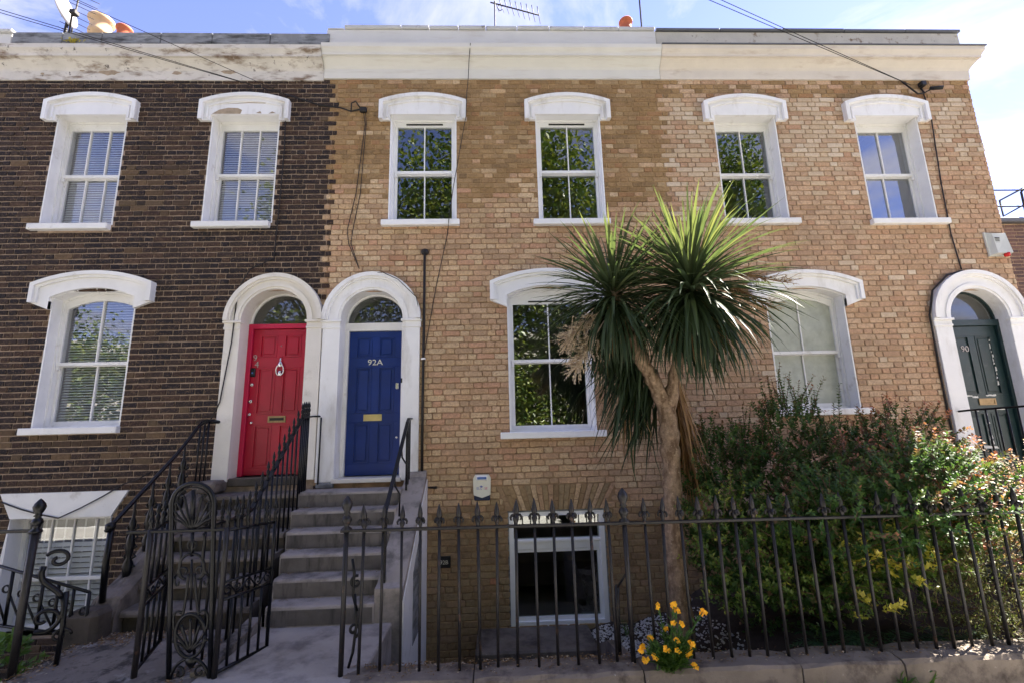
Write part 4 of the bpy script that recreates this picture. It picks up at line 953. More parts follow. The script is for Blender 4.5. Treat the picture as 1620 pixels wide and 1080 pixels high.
FM, UM, LM = finial_mesh(MT['rusty']), urn_mesh(MT['rusty']), leafspear_mesh(MT['iron'])
UMI = urn_mesh(MT['iron'])
rail = thing('iron_railing', 'long weathered iron railing with spear finials on the low street wall', 'railing', (1.5, FY, -1.69))
m = MB(); m.bbox(-1.19, 7.3, FY - .020, FY + .020, -.742, -.722, .003)
m.v = [(x, y, z + .012 - .020 * (x + 1.2) / 3.5 + .005 * math.sin(x * 2.1)) for x, y, z in m.v]; m.build('top_rail', 'rusty', rail)
def railz(x): return -.718 - .020 * (x + 1.2) / 3.5 + .004 * math.sin(x * 2.1)
bm_ = MB(); bm_.tube([(0, 0, -1.0), (0, 0, -.5), (0, 0, 0)], .0115, 6); BARM = bm_.mesh('bar', MT['rusty'], smooth=True)
i = 0; x = -1.16 + .1425
while x < 6.9:
    near = min(abs(x - .962), abs(x - 5.24))
    if near > .05:
        tl = (U(-.012, .012), U(-.014, .014)); z0 = -1.695; zt = railz(x)
        b = link_mesh('bar', BARM, rail, (x, FY, zt), (U(.9, 1.15), U(.9, 1.15), zt - z0), (tl[0], tl[1], 0))
        if not (2.12 < x < 2.2 or 2.4 < x < 2.5):
            f = bpy.data.objects.new('finial', FM); COL.objects.link(f); f.parent = b; f.scale = (U(.92, 1.1), U(.92, 1.1), U(.95, 1.08) / (zt - z0)); f.rotation_euler = (U(-.05, .05), U(-.05, .05), U(-.4, .4))
    x += .1425 + U(-.004, .004)
for x in (-1.15, .962, 5.24):
    m = MB(); m.tube([(x, FY, -1.72), (x, FY, -1.2), (x, FY, railz(x))], .019, 8); p = m.build('post', 'rusty', rail, True)
    f = bpy.data.objects.new('urn_finial', UM); COL.objects.link(f); f.parent = p; f.location = Vector((x, FY, railz(x))) - base_of(rail)
def tubes(paths, r, name, mat, parent, to3, n=6):
    m = MB()
    for P in paths:
        rr = r
        if isinstance(P, tuple) and len(P) == 2 and isinstance(P[1], (int, float)): P, rr = P
        m.tube([to3(*q) for q in P], rr, n)
    return m.build(name, mat, parent, True)
# scrolled back stay behind the first post
tubes([[(0, -.95), (.02, -1.05), (.015, -1.2), (.05, -1.32)], spiral(.035, -1.12, .05, .008, 1.2, 8.0), spiral(.03, -1.45, .055, .008, -1.5, 6), [(.03, -1.2), (.05, -1.42), (.03, -1.6), (.0, -1.70)], [(.075, -1.3), (.08, -1.55), (.075, -1.69)]], .011, 'back_stay', 'iron', rail, lambda a, z: (-1.13 + a * .9, -2.22 + a * .2, z))
m = MB(); m.tube([(.90, -2.16, -1.9), (.905, -2.16, -1.45), (.91, -2.18, -1.22)], .018, 7); m.tube([(.91, -2.18, -1.24), (.955, FY + .02, -1.1)], .009, 6); m.build('back_stay', 'rusty', rail, True)

# ------------------------------------------------------------------ gates, openwork pier, posts
pier = thing('gate_pier', 'openwork cast iron gate pier with a palmette under its rounded top', 'gate pier', (-2.24, -2.27, PATH))
def pt(u, z, y=-2.27): return (-2.24 - .11 * (z + 1.7) / 1.35 + u * (1 + .1 * (z + 1.7) / 1.35), y, z)
hw = .145
arch = [(-hw, -1.71), (-hw, -1.2), (-hw, -.70)] + [(-hw * math.cos(math.pi * k / 16), -.50 + hw * 1.02 * math.sin(math.pi * k / 16)) for k in range(17)] + [(hw, -.70), (hw, -1.2), (hw, -1.71)]
m = MB()
m.tube([pt(*q) for q in arch], .017, 8); m.build('frame', 'iron', pier, True)
m = MB(); m.tube([pt(*q) for q in [(-hw + .028, -.69)] + [(-(hw - .026) * math.cos(math.pi * k / 14), -.50 + (hw - .026) * math.sin(math.pi * k / 14)) for k in range(15)] + [(hw - .028, -.69)]], .006, 6); m.build('inner_bead', 'iron', pier, True)
pet = []
for k in range(-4, 5):
    a = k * .27; l = .27 - abs(k) * .030; bx = math.sin(a) * .02
    c = -1 if k < 0 else 1
    tipx, tipz = math.sin(a * .95) * l, -.68 + math.cos(a * .95) * l
    pet.append(([q for q in bez((bx, -.685), (bx + math.sin(a) * .10, -.60), (tipx * .9 - c * .0, tipz - .03), (tipx, tipz), 8)], .009))
    if k: pet.append((spiral(tipx + c * .013, tipz - .004, .014, .005, math.pi if c > 0 else 0, (math.pi if c > 0 else 0) - c * 4.5, 8), .008))
    else: pet.append(([(0, -.62), (0, -.50), (0, -.40)], .016))
tubes(pet, .009, 'palmette', 'iron', pier, pt)
mid = [([(0, -.71), (0, -.80), (0, -.88)], .012), (spiral(0, -.80, .03, .03, 0, 2 * math.pi, 12), .007)]
for s in (-1, 1):
    mid += [([(s * u, z) for u, z in bez((.0, -.86), (.10, -.86), (.11, -1.0), (.045, -1.04))], .010), ([(s * u, z) for u, z in spiral(.052, -.985, .05, .010, -1.8, 4.5, 14)], .008),
            ([(s * u, z) for u, z in bez((.02, -1.0), (.03, -1.1), (.035, -1.2), (.06, -1.30))], .009), ([(s * u, z) for u, z in bez((.075, -.72), (.11, -.78), (.03, -.90), (.115, -1.02))], .009),
            ([(s * u, z) for u, z in bez((.115, -1.02), (.125, -1.08), (.085, -1.10), (.088, -1.05))], .008)]
mid += [([(0, -.90), (0, -1.05), (0, -1.25)], .008)]
tubes(mid, .009, 'lyre', 'iron', pier, pt)
low = []
oval = [(.105 * math.cos(t), -1.42 + .145 * math.sin(t)) for t in [2 * math.pi * k / 24 for k in range(25)]]
low.append((oval, .013))
for k in range(-3, 4):
    a = k * .33; l = .22 - abs(k) * .025
    low.append((bez((0, -1.53), (math.sin(a) * .08, -1.46), (math.sin(a) * l * .9, -1.53 + math.cos(a) * l * .8), (math.sin(a) * l, -1.53 + math.cos(a) * l), 7), .010))
for s in (-1, 1):
    low += [([(s * u, z) for u, z in bez((.105, -1.40), (.14, -1.30), (.11, -1.22), (.06, -1.27))], .009), ([(s * u, z) for u, z in bez((.0, -1.57), (.06, -1.57), (.12, -1.62), (.135, -1.70))], .012), ([(s * u, z) for u, z in spiral(.07, -1.66, .04, .01, 1.4, 7, 12)], .008)]
tubes(low, .01, 'lower_scrollwork', 'iron', pier, pt)
m = MB(); m.lathe((-2.24, -2.27, -1.585), [(.01, -.05), (.035, -.02), (.045, .0), (.03, .02), (.01, .035)], 10, sy=.5); m.build('boss', 'iron', pier, True)
m = MB(); m.bbox(-2.80, -2.06, -2.285, -2.262, -.705, -.685, .003); m.build('top_rail', 'iron', pier)
def gate(label, A, B, zt, zm, zb, nb, sag, cat='gate', start=1):
    g = thing('iron_gate', label, cat, (A[0], A[1], PATH), 'pair of small iron gates standing open')
    f = lambda u, z: (A[0] + (B[0] - A[0]) * u, A[1] + (B[1] - A[1]) * u, z + sag * u)
    m = MB(); m.tube([f(0, zb - .04), f(0, zt - .2), f(0, zt + .02)], .020, 8); m.build('hinge_stile', 'rusty', g, True)
    m = MB(); m.tube([f(1, zb - .01), f(1, zt - .2), f(1, zt + .01)], .015, 8); m.build('latch_stile', 'iron', g, True)
    for z, r in ((zt, .012), (zm, .011), (zm - .12, .011), (zb, .014)):
        m = MB(); m.tube([f(-.02, z), f(.5, z), f(1.02, z)], r, 6); m.build('rail', 'iron', g, True)
    for k in range(1, nb):
        u = k / nb
        for a, b in ((zb, zm - .12), (zm, zt)):
            m = MB(); m.tube([f(u, a), f(u, (a + b) / 2), f(u, b)], .0105, 6); m.build('bar', 'iron', g, True)
    for k in range(0, nb + 1):
        o = bpy.data.objects.new('spear_finial', LM); COL.objects.link(o); o.parent = g; o.location = Vector(f(k / nb, zt + .02)) - base_of(g); o.rotation_euler = (U(-.04, .04), U(-.04, .04), 0)
    Lg = math.hypot(B[0] - A[0], B[1] - A[1]); P = []
    for k in range(nb):
        c = (k + .5) / nb * Lg; s = -1 if k % 2 else 1
        P.append([(q, w) for q, w in spiral(c, zm - .06, .042, .010, s * .6, s * 8.5, 16)])
    P.append([(Lg * k / 20, zm - .06 + .035 * math.sin(k * math.pi * nb / 20)) for k in range(21)])
    tubes(P, .007, 'scroll_band', 'iron', g, lambda d, z: f(d / Lg, z))
    return g
gate('black iron gate swung open beside the concrete path to the blue door', (-2.06, -2.28), (-1.925, -1.80), -.70, -1.07, -1.67, 5, -.035)
gate('black iron gate swung open onto the worn path to the red door', (-2.63, -2.27), (-2.76, -1.84), -.70, -1.10, -1.64, 4, .03)
lp = thing('gate_post', 'black iron post with an urn finial and scrolled stay at the left edge', 'gate post', (-3.62, -2.12, PATH))
m = MB(); m.tube([(-3.62, -2.12, -1.74), (-3.62, -2.12, -1.2), (-3.615, -2.12, -.70)], .026, 8); m.build('post', 'rusty', lp, True)
o = link_mesh('urn_finial', UMI, lp, (-3.612, -2.12, -.70))
sc = lambda a, z: (-3.60 + a, -2.05 + a * .5, z)
tubes([(spiral(.09, -.93, .075, .015, 2.6, -4.2, 20), .014), (bez((.02, -.97), (-.02, -1.1), (.10, -1.12), (.14, -1.22)), .020), (bez((.14, -1.22), (.19, -1.34), (.12, -1.50), (.02, -1.44)), .016), (spiral(.06, -1.36, .095, .015, -1.2, 5.2, 20), .014), (spiral(.16, -1.50, .06, .012, 0, 6.5, 16), .011)], .014, 'scroll_stay', 'iron', lp, sc)
m = MB(); m.tube([sc(.16, -1.18), sc(.165, -1.45), sc(.16, -1.72)], .018, 7); m.build('stay_foot', 'iron', lp, True)
m = MB(); m.bbox(-5.6, -3.63, -2.13, -2.11, -.70, -.675, .003); m.build('top_rail', 'iron', lp)
bas = thing('basement_railing', 'low black railing with small rings guarding the left basement stair', 'railing', (-4.0, -1.6, -1.7))
bz = lambda u: -1.02 - .28 * u; bx = lambda u: -4.5 + .94 * u; bb = lambda u: -1.50 - .15 * u
for z, nm in ((bz, 'top_rail'), (bb, 'bottom_rail')):
    m = MB(); m.tube([(bx(0), -1.6, z(0)), (bx(1), -1.6, z(1))], .014, 6); m.build(nm, 'iron', bas, True)
for k in range(8):
    u = k / 7; m = MB(); m.tube([(bx(u), -1.6, bz(u)), (bx(u), -1.6, bb(u) - (.15 if k in (0, 7) else 0))], .013, 6); m.build('bar', 'iron', bas, True)
for k in range(7):
    u, v = k / 7, (k + 1) / 7; uc = (u + v) / 2; zc = bz(uc) - .20
    m = MB(); m.tube([(bx(u), -1.595, zc + .02), (bx(v), -1.595, bb(v) + .02)], .009, 5); m.build('brace', 'iron', bas, True)
    m = MB(); m.tube([(bx(v) - .035 + .028 * math.cos(t), -1.60, zc + .03 + .028 * math.sin(t)) for t in [k2 * math.pi / 6 for k2 in range(13)]], .008, 5); m.build('ring', 'iron', bas, True)

# ------------------------------------------------------------------ handrails
def stepz(y, YL):
    z = PATH
    for k, yy in enumerate(YL):
        if y > yy: z = ZS[k]
    return z
mr = thing('stair_railing', 'black spear-topped railing dividing the two flights of steps', 'railing', (-2.3, -1.4, PATH))
line = [(-2.25, -.70), (-1.52, -.72), (-1.42, -.68), (-.40, .19), (-.24, .20), (-.06, .215)]
def lz(y):
    for (a, b), (c, d) in zip(line, line[1:]):
        if a <= y <= c: return b + (d - b) * (y - a) / (c - a)
    return line[-1][1]
mx_ = -2.325
m = MB(); vs = []
for y, z in line:
    for a, b in ((-.022, -.006), (.022, -.006), (.022, .012), (-.022, .012)): vs.append((mx_ + a, y, z + b))
m.add(vs, [(i * 4 + j, i * 4 + (j + 1) % 4, (i + 1) * 4 + (j + 1) % 4, (i + 1) * 4 + j) for i in range(len(line) - 1) for j in range(4)] + [(0, 1, 2, 3), (20, 21, 22, 23)]); m.build('handrail', 'iron', mr)
y = -2.1
while y < -.2:
    zb = stepz(y, YG) - .01; m = MB(); m.tube([(mx_, y, zb), (mx_, y, lz(y))], .0105, 6); b = m.build('bar', 'iron', mr, True)
    o = bpy.data.objects.new('spear_finial', LM); COL.objects.link(o); o.parent = b; o.location = Vector((mx_, y, lz(y) + .025)) - base_of(mr)
    y += .105 if y < -.5 else .05
m = MB(); m.tube([(mx_ + .09, -.06, .20), (mx_ + .09, -.06, -.62)], .010, 6); m.build('bar', 'iron', mr, True)
m = MB(); m.tube([(mx_, -.08, .215), (mx_ + .06, -.05, .215), (mx_ + .10, .0, .215)], .011, 6); m.build('wall_bracket', 'iron', mr, True)
lr = thing('handrail', 'black left handrail on ornate cast balusters beside the worn steps', 'handrail', (-3.6, -1.3, PATH))
ll = [(-1.46, -.83), (-1.40, -.78), (-.63, -.19), (-.45, -.03), (-.30, .12), (-.17, .19), (-.10, .19)]
m = MB(); m.tube([(-3.60, y, z) for y, z in ll] + [(-3.52, -.05, .175), (-3.50, .0, .175)], .021, 8); m.build('rail', 'iron', lr, True)
m = MB(); m.tube([(-3.60, -1.40, -1.45), (-3.60, -1.42, -1.1), (-3.60, -1.40, -.78)], .026, 8); m.lathe((-3.60, -1.42, -.80), [(.02, -.04), (.04, -.01), (.042, .02), (.02, .04)], 8); m.build('newel', 'iron', lr, True)
def llz(y):
    for (a, b), (c, d) in zip(ll, ll[1:]):
        if a <= y <= c: return b + (d - b) * (y - a) / (c - a)
    return .19
PZ = pts[3:13]
def swz(y):
    for (a, b), (c, d) in zip(PZ, PZ[1:]):
        if a <= y <= c: return b + (d - b) * (y - a) / (c - a)
    return -.6
for y in (-1.15, -.93, -.71, -.50):
    a, b = swz(y) - .03, llz(y); H = b - a; m = MB()
    m.lathe((-3.60, y, a), [(.012, 0), (.03, .02), (.04, H * .10), (.045, H * .18), (.022, H * .26), (.030, H * .32), (.040, H * .42), (.030, H * .52), (.016, H * .58), (.026, H * .64), (.030, H * .70), (.014, H * .76), (.011, H * .88), (.011, H)], 8)
    for k in range(5):
        for s in (-1, 1): m.tube([(-3.60 + s * .02, y, a + H * (.12 + .12 * k)), (-3.60 + s * .055, y + .01, a + H * (.15 + .12 * k)), (-3.60 + s * .035, y + .01, a + H * (.19 + .12 * k))], [.012, .011, .005], 5)
    m.build('baluster', 'iron', lr, True)
for y in (-.26, -.18, -.10):
    m = MB(); m.tube([(-3.60, y, -.63), (-3.60, y, .18)], .010, 6); m.build('bar', 'iron', lr, True)
rr = thing('handrail', 'slim black right handrail against the white face of the step wall', 'handrail', (-1.1, -1.3, PATH))
rl = [(-1.32, -.76), (-.30, .10), (-.20, .155), (-.05, .155)]
m = MB()
for y, z in [(0, 0)]: pass
vs = []
for y, z in rl:
    for a, b in ((-.020, -.007), (.020, -.007), (.020, .010), (-.020, .010)): vs.append((-1.10 + a, y, z + b))
m.add(vs, [(i * 4 + j, i * 4 + (j + 1) % 4, (i + 1) * 4 + (j + 1) % 4, (i + 1) * 4 + j) for i in range(3) for j in range(4)] + [(0, 1, 2, 3), (12, 13, 14, 15)]); m.tube([(-1.10, -.05, .155), (-1.06, .0, .15)], .010, 6); m.build('rail', 'iron', rr)
m = MB(); m.bbox(-1.118, -1.082, -1.335, -1.305, -1.40, -.75, .004); m.build('post', 'iron', rr)
for y, zb in ((-.30, -.66), (-.22, -.60), (-.14, -.55)):
    m = MB(); m.bbox(-1.112, -1.088, y - .012, y + .012, zb - .03, .155 if y > -.25 else .10, .003); m.build('bar', 'iron', rr)
for y in (-.95, -.62):
    zz = -.76 + (y + 1.32) * .843; m = MB(); m.tube([(-1.10, y, zz), (-1.09, y, zz - .12), (-1.04, y, zz - .2), (-1.04, y - .01, zz - .42)], .010, 6); m.build('strut', 'iron', rr, True)
# landing and railing at the dark green door
ld = thing('entrance_steps', 'grey stone landing below the dark green door', 'steps', (6.8, -.5, PATH))
m = MB(); m.bbox(6.02, 7.6, -1.0, -.06, -.96, -.86, .012); m.build('landing_slab', 'path', ld)
m = MB(); m.box(6.08, 7.5, -.92, -.06, -2.6, -.962); m.build('base', 'cement', ld)
for k in range(4):
    m = MB(); m.bbox(7.62 + .25 * k, 7.62 + .25 * (k + 1), -1.0, -.06, -2.6, -.86 - .2 * (k + 1), .012); m.build('step', 'path', ld)
gr = thing('handrail', 'plain black handrail in front of the dark green door', 'handrail', (6.4, -.5, -.86))
pl = [(6.16, -.045, .075), (6.20, -.15, .085), (6.30, -.75, .11), (6.36, -.88, .12), (6.50, -.92, .11), (7.3, -.93, .08)]
m = MB(); m.tube(pl, .013, 8); m.build('rail', 'iron', gr, True)
for k in range(7):
    t = k / 6; y = -.22 - .62 * t; m = MB(); m.tube([(6.21 + .13 * t, y, -.87), (6.21 + .13 * t, y, .088 + .02 * t)], .010, 6); m.build('bar', 'iron', gr, True)
for k in range(5):
    x = 6.52 + k * .16; m = MB(); m.tube([(x, -.925, -.87), (x, -.925, .10)], .010, 6); m.build('bar', 'iron', gr, True)

# ------------------------------------------------------------------ stone slabs by the basement window, litter
sb = thing('stone_ledge', 'old stone slabs stepping down below the basement window', 'ledge', (.4, -.4, -2.78))
m = MB(); m.bbox(-.28, 1.05, -.62, -.002, -2.5, -2.335, .02); m.build('upper_slab', 'oldstone', sb)
m = MB(); m.bbox(-.42, 1.08, -.80, -.40, -2.77, -2.52, .02); m.build('lower_slab', 'darkstone', sb)
m = MB(); m.polyx([(-1.9, -2.75), (-1.9, -1.95), (-1.0, -2.1), (-.6, -2.3), (-.6, -2.75)], 1.06, 1.16); own(m, 'edging_stone', 'oldstone', 'rough edging stone holding the gravel beside the sunken area', 'edging')
def scatter(n, fn, mat, name, label, cat, sz=(.012, .03), wid=.6):
    m = MB()
    for _ in range(n):
        p = fn()
        if p is None: continue
        d = Vector((U(-1, 1), U(-1, 1), U(-.12, .2))); m.leaf(p, d, Vector((U(-.3, .3), U(-.3, .3), 1)), U(*sz), U(*sz) * wid, rnd() + .001)
    o = m.build(name, mat, None, kind='stuff', recalc=False); return tag(o, label, cat)
scatter(900, lambda: (U(-1.1, 4.2), U(-2.42, -2.22), -1.685 + U(0, .012)) if rnd() < .6 else (U(-1.0, 1.0), random.gauss(-2.25, .02), -1.68), 'litter', 'wall_litter', 'dry bits of leaf lying on top of the low street wall', 'leaf litter')
scatter(1500, lambda: (lambda t: (-3.45 + .75 * rnd(), -1.42 - abs(random.gauss(0, .12)), PATH + .004) if t < .5 else ((-3.62 + abs(random.gauss(0, .10)), U(-2.4, -1.45), PATH + .004) if t < .8 else (-2.3 + random.gauss(0, .06), U(-2.4, -1.45), PATH + .004)))(rnd()), 'litter', 'path_litter', 'brown leaf litter gathered along the worn stone path', 'leaf litter', (.012, .035), .5)
scatter(700, lambda: (lambda k: (U(XL[k] + .03, -1.2) if rnd() < .4 else random.choice((XL[k] + .05 + abs(random.gauss(0, .05)), -1.19 - abs(random.gauss(0, .05)))), (YF[k + 1] if k < 5 else -.07) - .01 - abs(random.gauss(0, .035)), ZS[k] + .003))(int(rnd() * 6)), 'litter', 'step_grit', 'fine grit and crumbs of leaf in the corners of the concrete steps', 'grit', (.006, .018), .6)
scatter(120, lambda: (U(-3.3, -2.4), U(-.9, -.05), ZS[5] - .008 if False else -.675), 'litter', 'landing_litter', 'few dry leaves on the landing before the red door', 'leaf litter', (.02, .05), .4) if False else None

# ------------------------------------------------------------------ things on the walls and roofs
m = MB(); m.tube([(-.955, -.03, 2.41), (-.955, -.03, 1.4), (-.96, -.03, .4), (-.96, -.03, -.8)], .017, 8)
dp = own(m, 'drainpipe', 'cable', 'thin dark vertical pipe on the brick beside the blue door', 'pipe', smooth=True)
m = MB(); m.lathe((-.955, -.02, 2.42), [(.01, -.05), (.05, -.03), (.055, .0), (.045, .03), (.01, .045)], 9, sy=.6); m.build('pipe_head', 'cable', dp, True)
for z in (.93, -.55): m2 = MB(); m2.bbox(-.985, -.93, -.052, .0, z - .012, z + .012, .003); m2.build('clip', 'white', dp)
m = MB(); m.tube([(-.96, -.03, -.79), (-1.0, -.05, -.86), (-1.03, -.06, -1.2), (-1.0, -.04, -1.9)], .022, 8); m.build('lower_pipe', 'cable', dp, True)
m = MB(); m.tube([(-.88, -.005, -.70), (-.80, -.03, -.70)], .012, 6); m.bbox(-.80, -.77, -.045, -.015, -.715, -.685, .004); m.build('tap', 'cable', dp)
def wire(name, pts, r, label, cat, group=None, sag=0.0, n=1):
    m = MB(); P = []
    for a, b in zip(pts, pts[1:]):
        a, b = Vector(a), Vector(b); k = max(2, int((b - a).length / .5) + 2)
        for q in range(k):
            t = q / k; p = a.lerp(b, t); p.z -= sag * 4 * t * (1 - t); P.append(p)
    P.append(Vector(pts[-1])); m.tube(P, r, 5)
    return own(m, name, 'cable', label, cat, group, True)
jb = thing('junction_box', 'small dark cable junction box on the brick at the top left of the middle house', 'junction box', (-1.86, -.01, 4.62))
m = MB(); m.bbox(-1.92, -1.82, -.06, -.008, 4.58, 4.66, .012); m.build('box', 'cable', jb)
for dx_ in (0, .03): wire('cable', [(-1.87 + dx_, -.025, 4.58), (-1.84 + dx_ * .5, -.02, 4.40), (-1.93 + dx_ * 2, -.02, 3.3), (-2.03 + dx_ * 2.6, -.02, 2.75), (-2.0 + dx_, -.02, 2.55), (-1.84, -.03, 2.18)], .0055, ('left', 'right')[dx_ > 0] + ' of two thin cables from the junction box to the blue door arch', 'cable', 'paired cables above the blue door')
wire('cable', [(-3.0, -.03, 4.88), (-2.5, -.03, 4.70), (-2.2, -.03, 4.66), (-2.05, -.03, 4.60), (-1.9, -.04, 4.63)], .011, 'thick black cable crossing from the dark brick to the junction box', 'cable')
wire('cable', [(-2.05, -.03, 4.60), (-2.04, -.05, 4.72), (-1.98, -.05, 4.75), (-1.92, -.03, 4.66)], .010, 'short looped black cable just left of the junction box', 'cable')
wire('cable', [(-.29, -.205, 5.60), (-.32, -.12, 5.36), (-.335, -.045, 5.15), (-.36, -.1, 4.8), (-.37, -.10, 4.46), (-.43, -.02, 4.2), (-.56, -.02, 3.4), (-.62, -.09, 2.85), (-.64, -.02, 2.7), (-.80, -.02, 1.9), (-.95, -.03, .97)], .0055, 'thin dark cable hanging down past the left upper window of the middle house', 'cable')
wire('cable', [(-1.84, -.055, 2.10), (-1.5, -.105, 2.10), (-1.3, -.11, 2.0), (-1.05, -.105, 1.75), (-.99, -.08, 1.45)], .005, 'thin cable following the curve of the arch over the blue door', 'cable')
wire('cable', [(-3.0, -.02, 4.86), (-2.97, -.02, 4.0), (-2.98, -.02, 3.2), (-3.0, -.02, 2.35), (-3.3, -.03, 2.2), (-3.42, -.06, 1.9), (-3.44, -.06, 1.2), (-3.52, -.06, .42), (-3.68, -.02, .1), (-3.78, -.02, -.2)], .008, 'black cable descending the dark brick and the pilaster of the red door', 'cable')
wire('cable', [(-6.0, -.04, -.72), (-5.3, -.05, -.92), (-4.6, -.04, -.55), (-4.3, -.03, -.42)], .008, 'slack dark cable drooping across the white lintel at lower left', 'cable', sag=.02)
wire('cable', [(6.66, -.02, 5.02), (6.70, -.03, 4.5), (6.64, -.02, 3.4), (6.62, -.02, 2.6), (6.66, -.02, 2.06)], .009, 'black cable running down the end house to the arch of the dark green door', 'cable')
wire('cable', [(6.66, -.03, 2.04), (6.4, -.05, 1.97), (6.14, -.05, 1.75), (6.035, -.04, 1.4), (6.04, -.02, .6), (6.04, -.02, -.8)], .013, 'thick black cable outlining the left side of the dark green door surround', 'cable')
bk = thing('cable_bracket', 'black bracket and small camera under the cornice at the right end', 'bracket', (6.6, 0, 5.0))
m = MB(); m.bbox(6.60, 6.68, -.10, -.02, 5.0, 5.08, .01); m.tube([(6.64, -.02, 5.0), (6.66, -.05, 4.9), (6.74, -.1, 4.93)], .012, 6); m.build('bracket', 'black', bk)
m = MB(); m.tube([(6.72, -.08, 4.95), (6.85, -.16, 4.90)], .028, 8); m.build('camera_body', 'black', bk, True)
wire('cable', [(6.35, -.03, 5.12), (6.45, -.04, 5.0), (6.55, -.05, 4.88), (6.66, -.04, 4.9)], .012, 'short looped black cable under the cornice at the right end', 'cable')
# overhead service wires
wire('overhead_wire', [(-10.08, -2.64, 6.95), (-3.0, -.03, 4.88)], .0045, 'upper overhead wire crossing the sky at left down to the dark house', 'wire', None, .02)
for k in range(2): wire('overhead_wire', [(-10.62, -1.94, 6.14 + .10 * k), (-3.02, -.03, 4.88)], .0048, ('lower', 'upper')[k] + ' of the paired overhead wires crossing the cornice of the dark house', 'wire', 'paired wires at left', .02)
for k in range(2): wire('overhead_wire', [(-2.16 + .42 * k, -2.12, 6.59), (6.48, -.04, 5.04)], .0045, ('left', 'right')[k] + ' of two overhead wires running to the right end of the cornice', 'wire', 'paired wires at right', .02)
# alarm boxes
al = thing('alarm_box', 'ivory wall alarm box with a blue strip on top and dark blue base', 'alarm box', (-.205, 0, -.71))
m = MB(); m.poly([(-.31, -.80), (-.315, -.60), (-.29, -.56), (-.12, -.56), (-.095, -.60), (-.10, -.80), (-.205, -.835)], -.075, -.008); m.build('cover', 'ivory', al)
m = MB(); m.bbox(-.303, -.107, -.066, -.006, -.868, -.79, .01); m.build('base', 'navy', al)
m = MB(); m.bbox(-.275, -.135, -.092, -.07, -.625, -.567, .006); m.build('lamp_housing', 'frame', al)
m = MB(); m.bbox(-.262, -.148, -.096, -.088, -.612, -.582, .003); m.build('light_panel', 'bluepanel', al)
text('ELC', .042, (-.238, -.0765, -.735), 'logo', al, 'logo', .001); text('SE', .042, (-.155, -.0765, -.735), 'logo2', al, 'logo', .001)
m = MB(); m.poly([(-.235, -.70), (-.215, -.685), (-.195, -.70), (-.185, -.695), (-.205, -.712)], -.0775, -.074); m.build('logo_mark', 'logo', al)
ar = thing('alarm_box', 'pale grey alarm box with a red lamp on the end house', 'alarm box', (7.28, 0, 2.42))
m = MB(); m.poly([(7.12, 2.25), (7.10, 2.61), (7.42, 2.59), (7.41, 2.25)], -.03, -.008); m.build('back_plate', 'grey_plastic', ar)
m = MB(); vs = [(7.13, -.03, 2.26), (7.13, -.03, 2.60), (7.41, -.03, 2.60), (7.41, -.03, 2.26), (7.17, -.10, 2.27), (7.17, -.075, 2.58), (7.37, -.075, 2.58), (7.37, -.12, 2.27)]
m.add(vs, [(0, 1, 5, 4), (1, 2, 6, 5), (2, 3, 7, 6), (3, 0, 4, 7), (4, 5, 6, 7)]); m.build('cover', 'grey_plastic', ar)
m = MB(); m.lathe((7.31, -.085, 2.255), [(.005, -.035), (.03, -.03), (.036, -.01), (.036, .02)], 10); m.build('lamp', 'redlens', ar, True)
m = MB()
for k in range(4): m.box(7.185, 7.25, -.0925 - .0 + .004 * k * .5, -.07, 2.50 - .022 * k, 2.508 - .022 * k)
m.build('louvre', 'cable', ar, kind='stuff')
sg = thing('house_sign', 'small black square number plaque on the basement brickwork', 'sign', (-.68, 0, -1.58))
m = MB(); m.bbox(-.76, -.60, -.022, -.008, -1.645, -1.51, .003); m.build('plate', 'black', sg)
text('92B', .066, (-.68, -.0235, -1.602), 'gold', sg, 'lettering', .001, 1.0)
# aerials, dish, chimneys
ta = thing('tv_aerial', 'comb-like television aerial on a short mast above the middle parapet', 'aerial', (.09, 1.0, 6.0))
m = MB(); m.tube([(.09, 1, 5.8), (.10, 1, 7.66)], .016, 6); m.build('mast', 'cable', ta, True)
A, B = Vector((.02, 1, 7.63)), Vector((.90, 1.0, 7.36)); m = MB(); m.tube([A, B], .012, 6); m.build('boom', 'cable', ta, True)
for k in range(9):
    p = A.lerp(B, .12 + .88 * k / 8); m = MB(); h = .15 - .05 * k / 8; m.tube([p + Vector((-.06, -.25, -h * .8)) * (1 if k else 1.2), p + Vector((.05, .25, h * .8)) * (1 if k else 1.2)], .007, 5); m.build('element', 'cable', ta, True)
m = MB(); m.tube([A.lerp(B, .2) + Vector((.04 * math.cos(t), .05, .07 * math.sin(t))) for t in [k * math.pi / 6 for k in range(13)]], .007, 5); m.build('dipole', 'cable', ta, True)
m = MB(); m.tube([(2.95, 1.5, 5.8), (2.98, 1.5, 9.0)], .016, 6); own(m, 'aerial_mast', 'cable', 'thin dark mast rising above the parapet right of the red chimney pot', 'mast')
sdn = thing('satellite_dish', 'tilted pale grey satellite dish behind the dark house parapet', 'satellite dish', (-7.45, 1.0, 6.0))
m = MB(); n = 20; vs = []
for j, (r, d) in enumerate(((0, .045), (.15, .03), (.25, 0), (.25, -.015), (.15, .015), (0, .03))):
    for k in range(n):
        t = 2 * math.pi * k / n; vs.append((d, r * math.cos(t), r * 1.15 * math.sin(t)))
Rm = Matrix.Rotation(R(6), 4, 'Z') @ Matrix.Rotation(R(-14), 4, 'Y')
vs = [Rm @ Vector(v) + Vector((-7.42, 1.0, 7.40)) for v in vs]
m.add(vs, [(j * n + k, j * n + (k + 1) % n, (j + 1) * n + (k + 1) % n, (j + 1) * n + k) for j in range(5) for k in range(n)]); m.build('dish', 'dish', sdn, True)
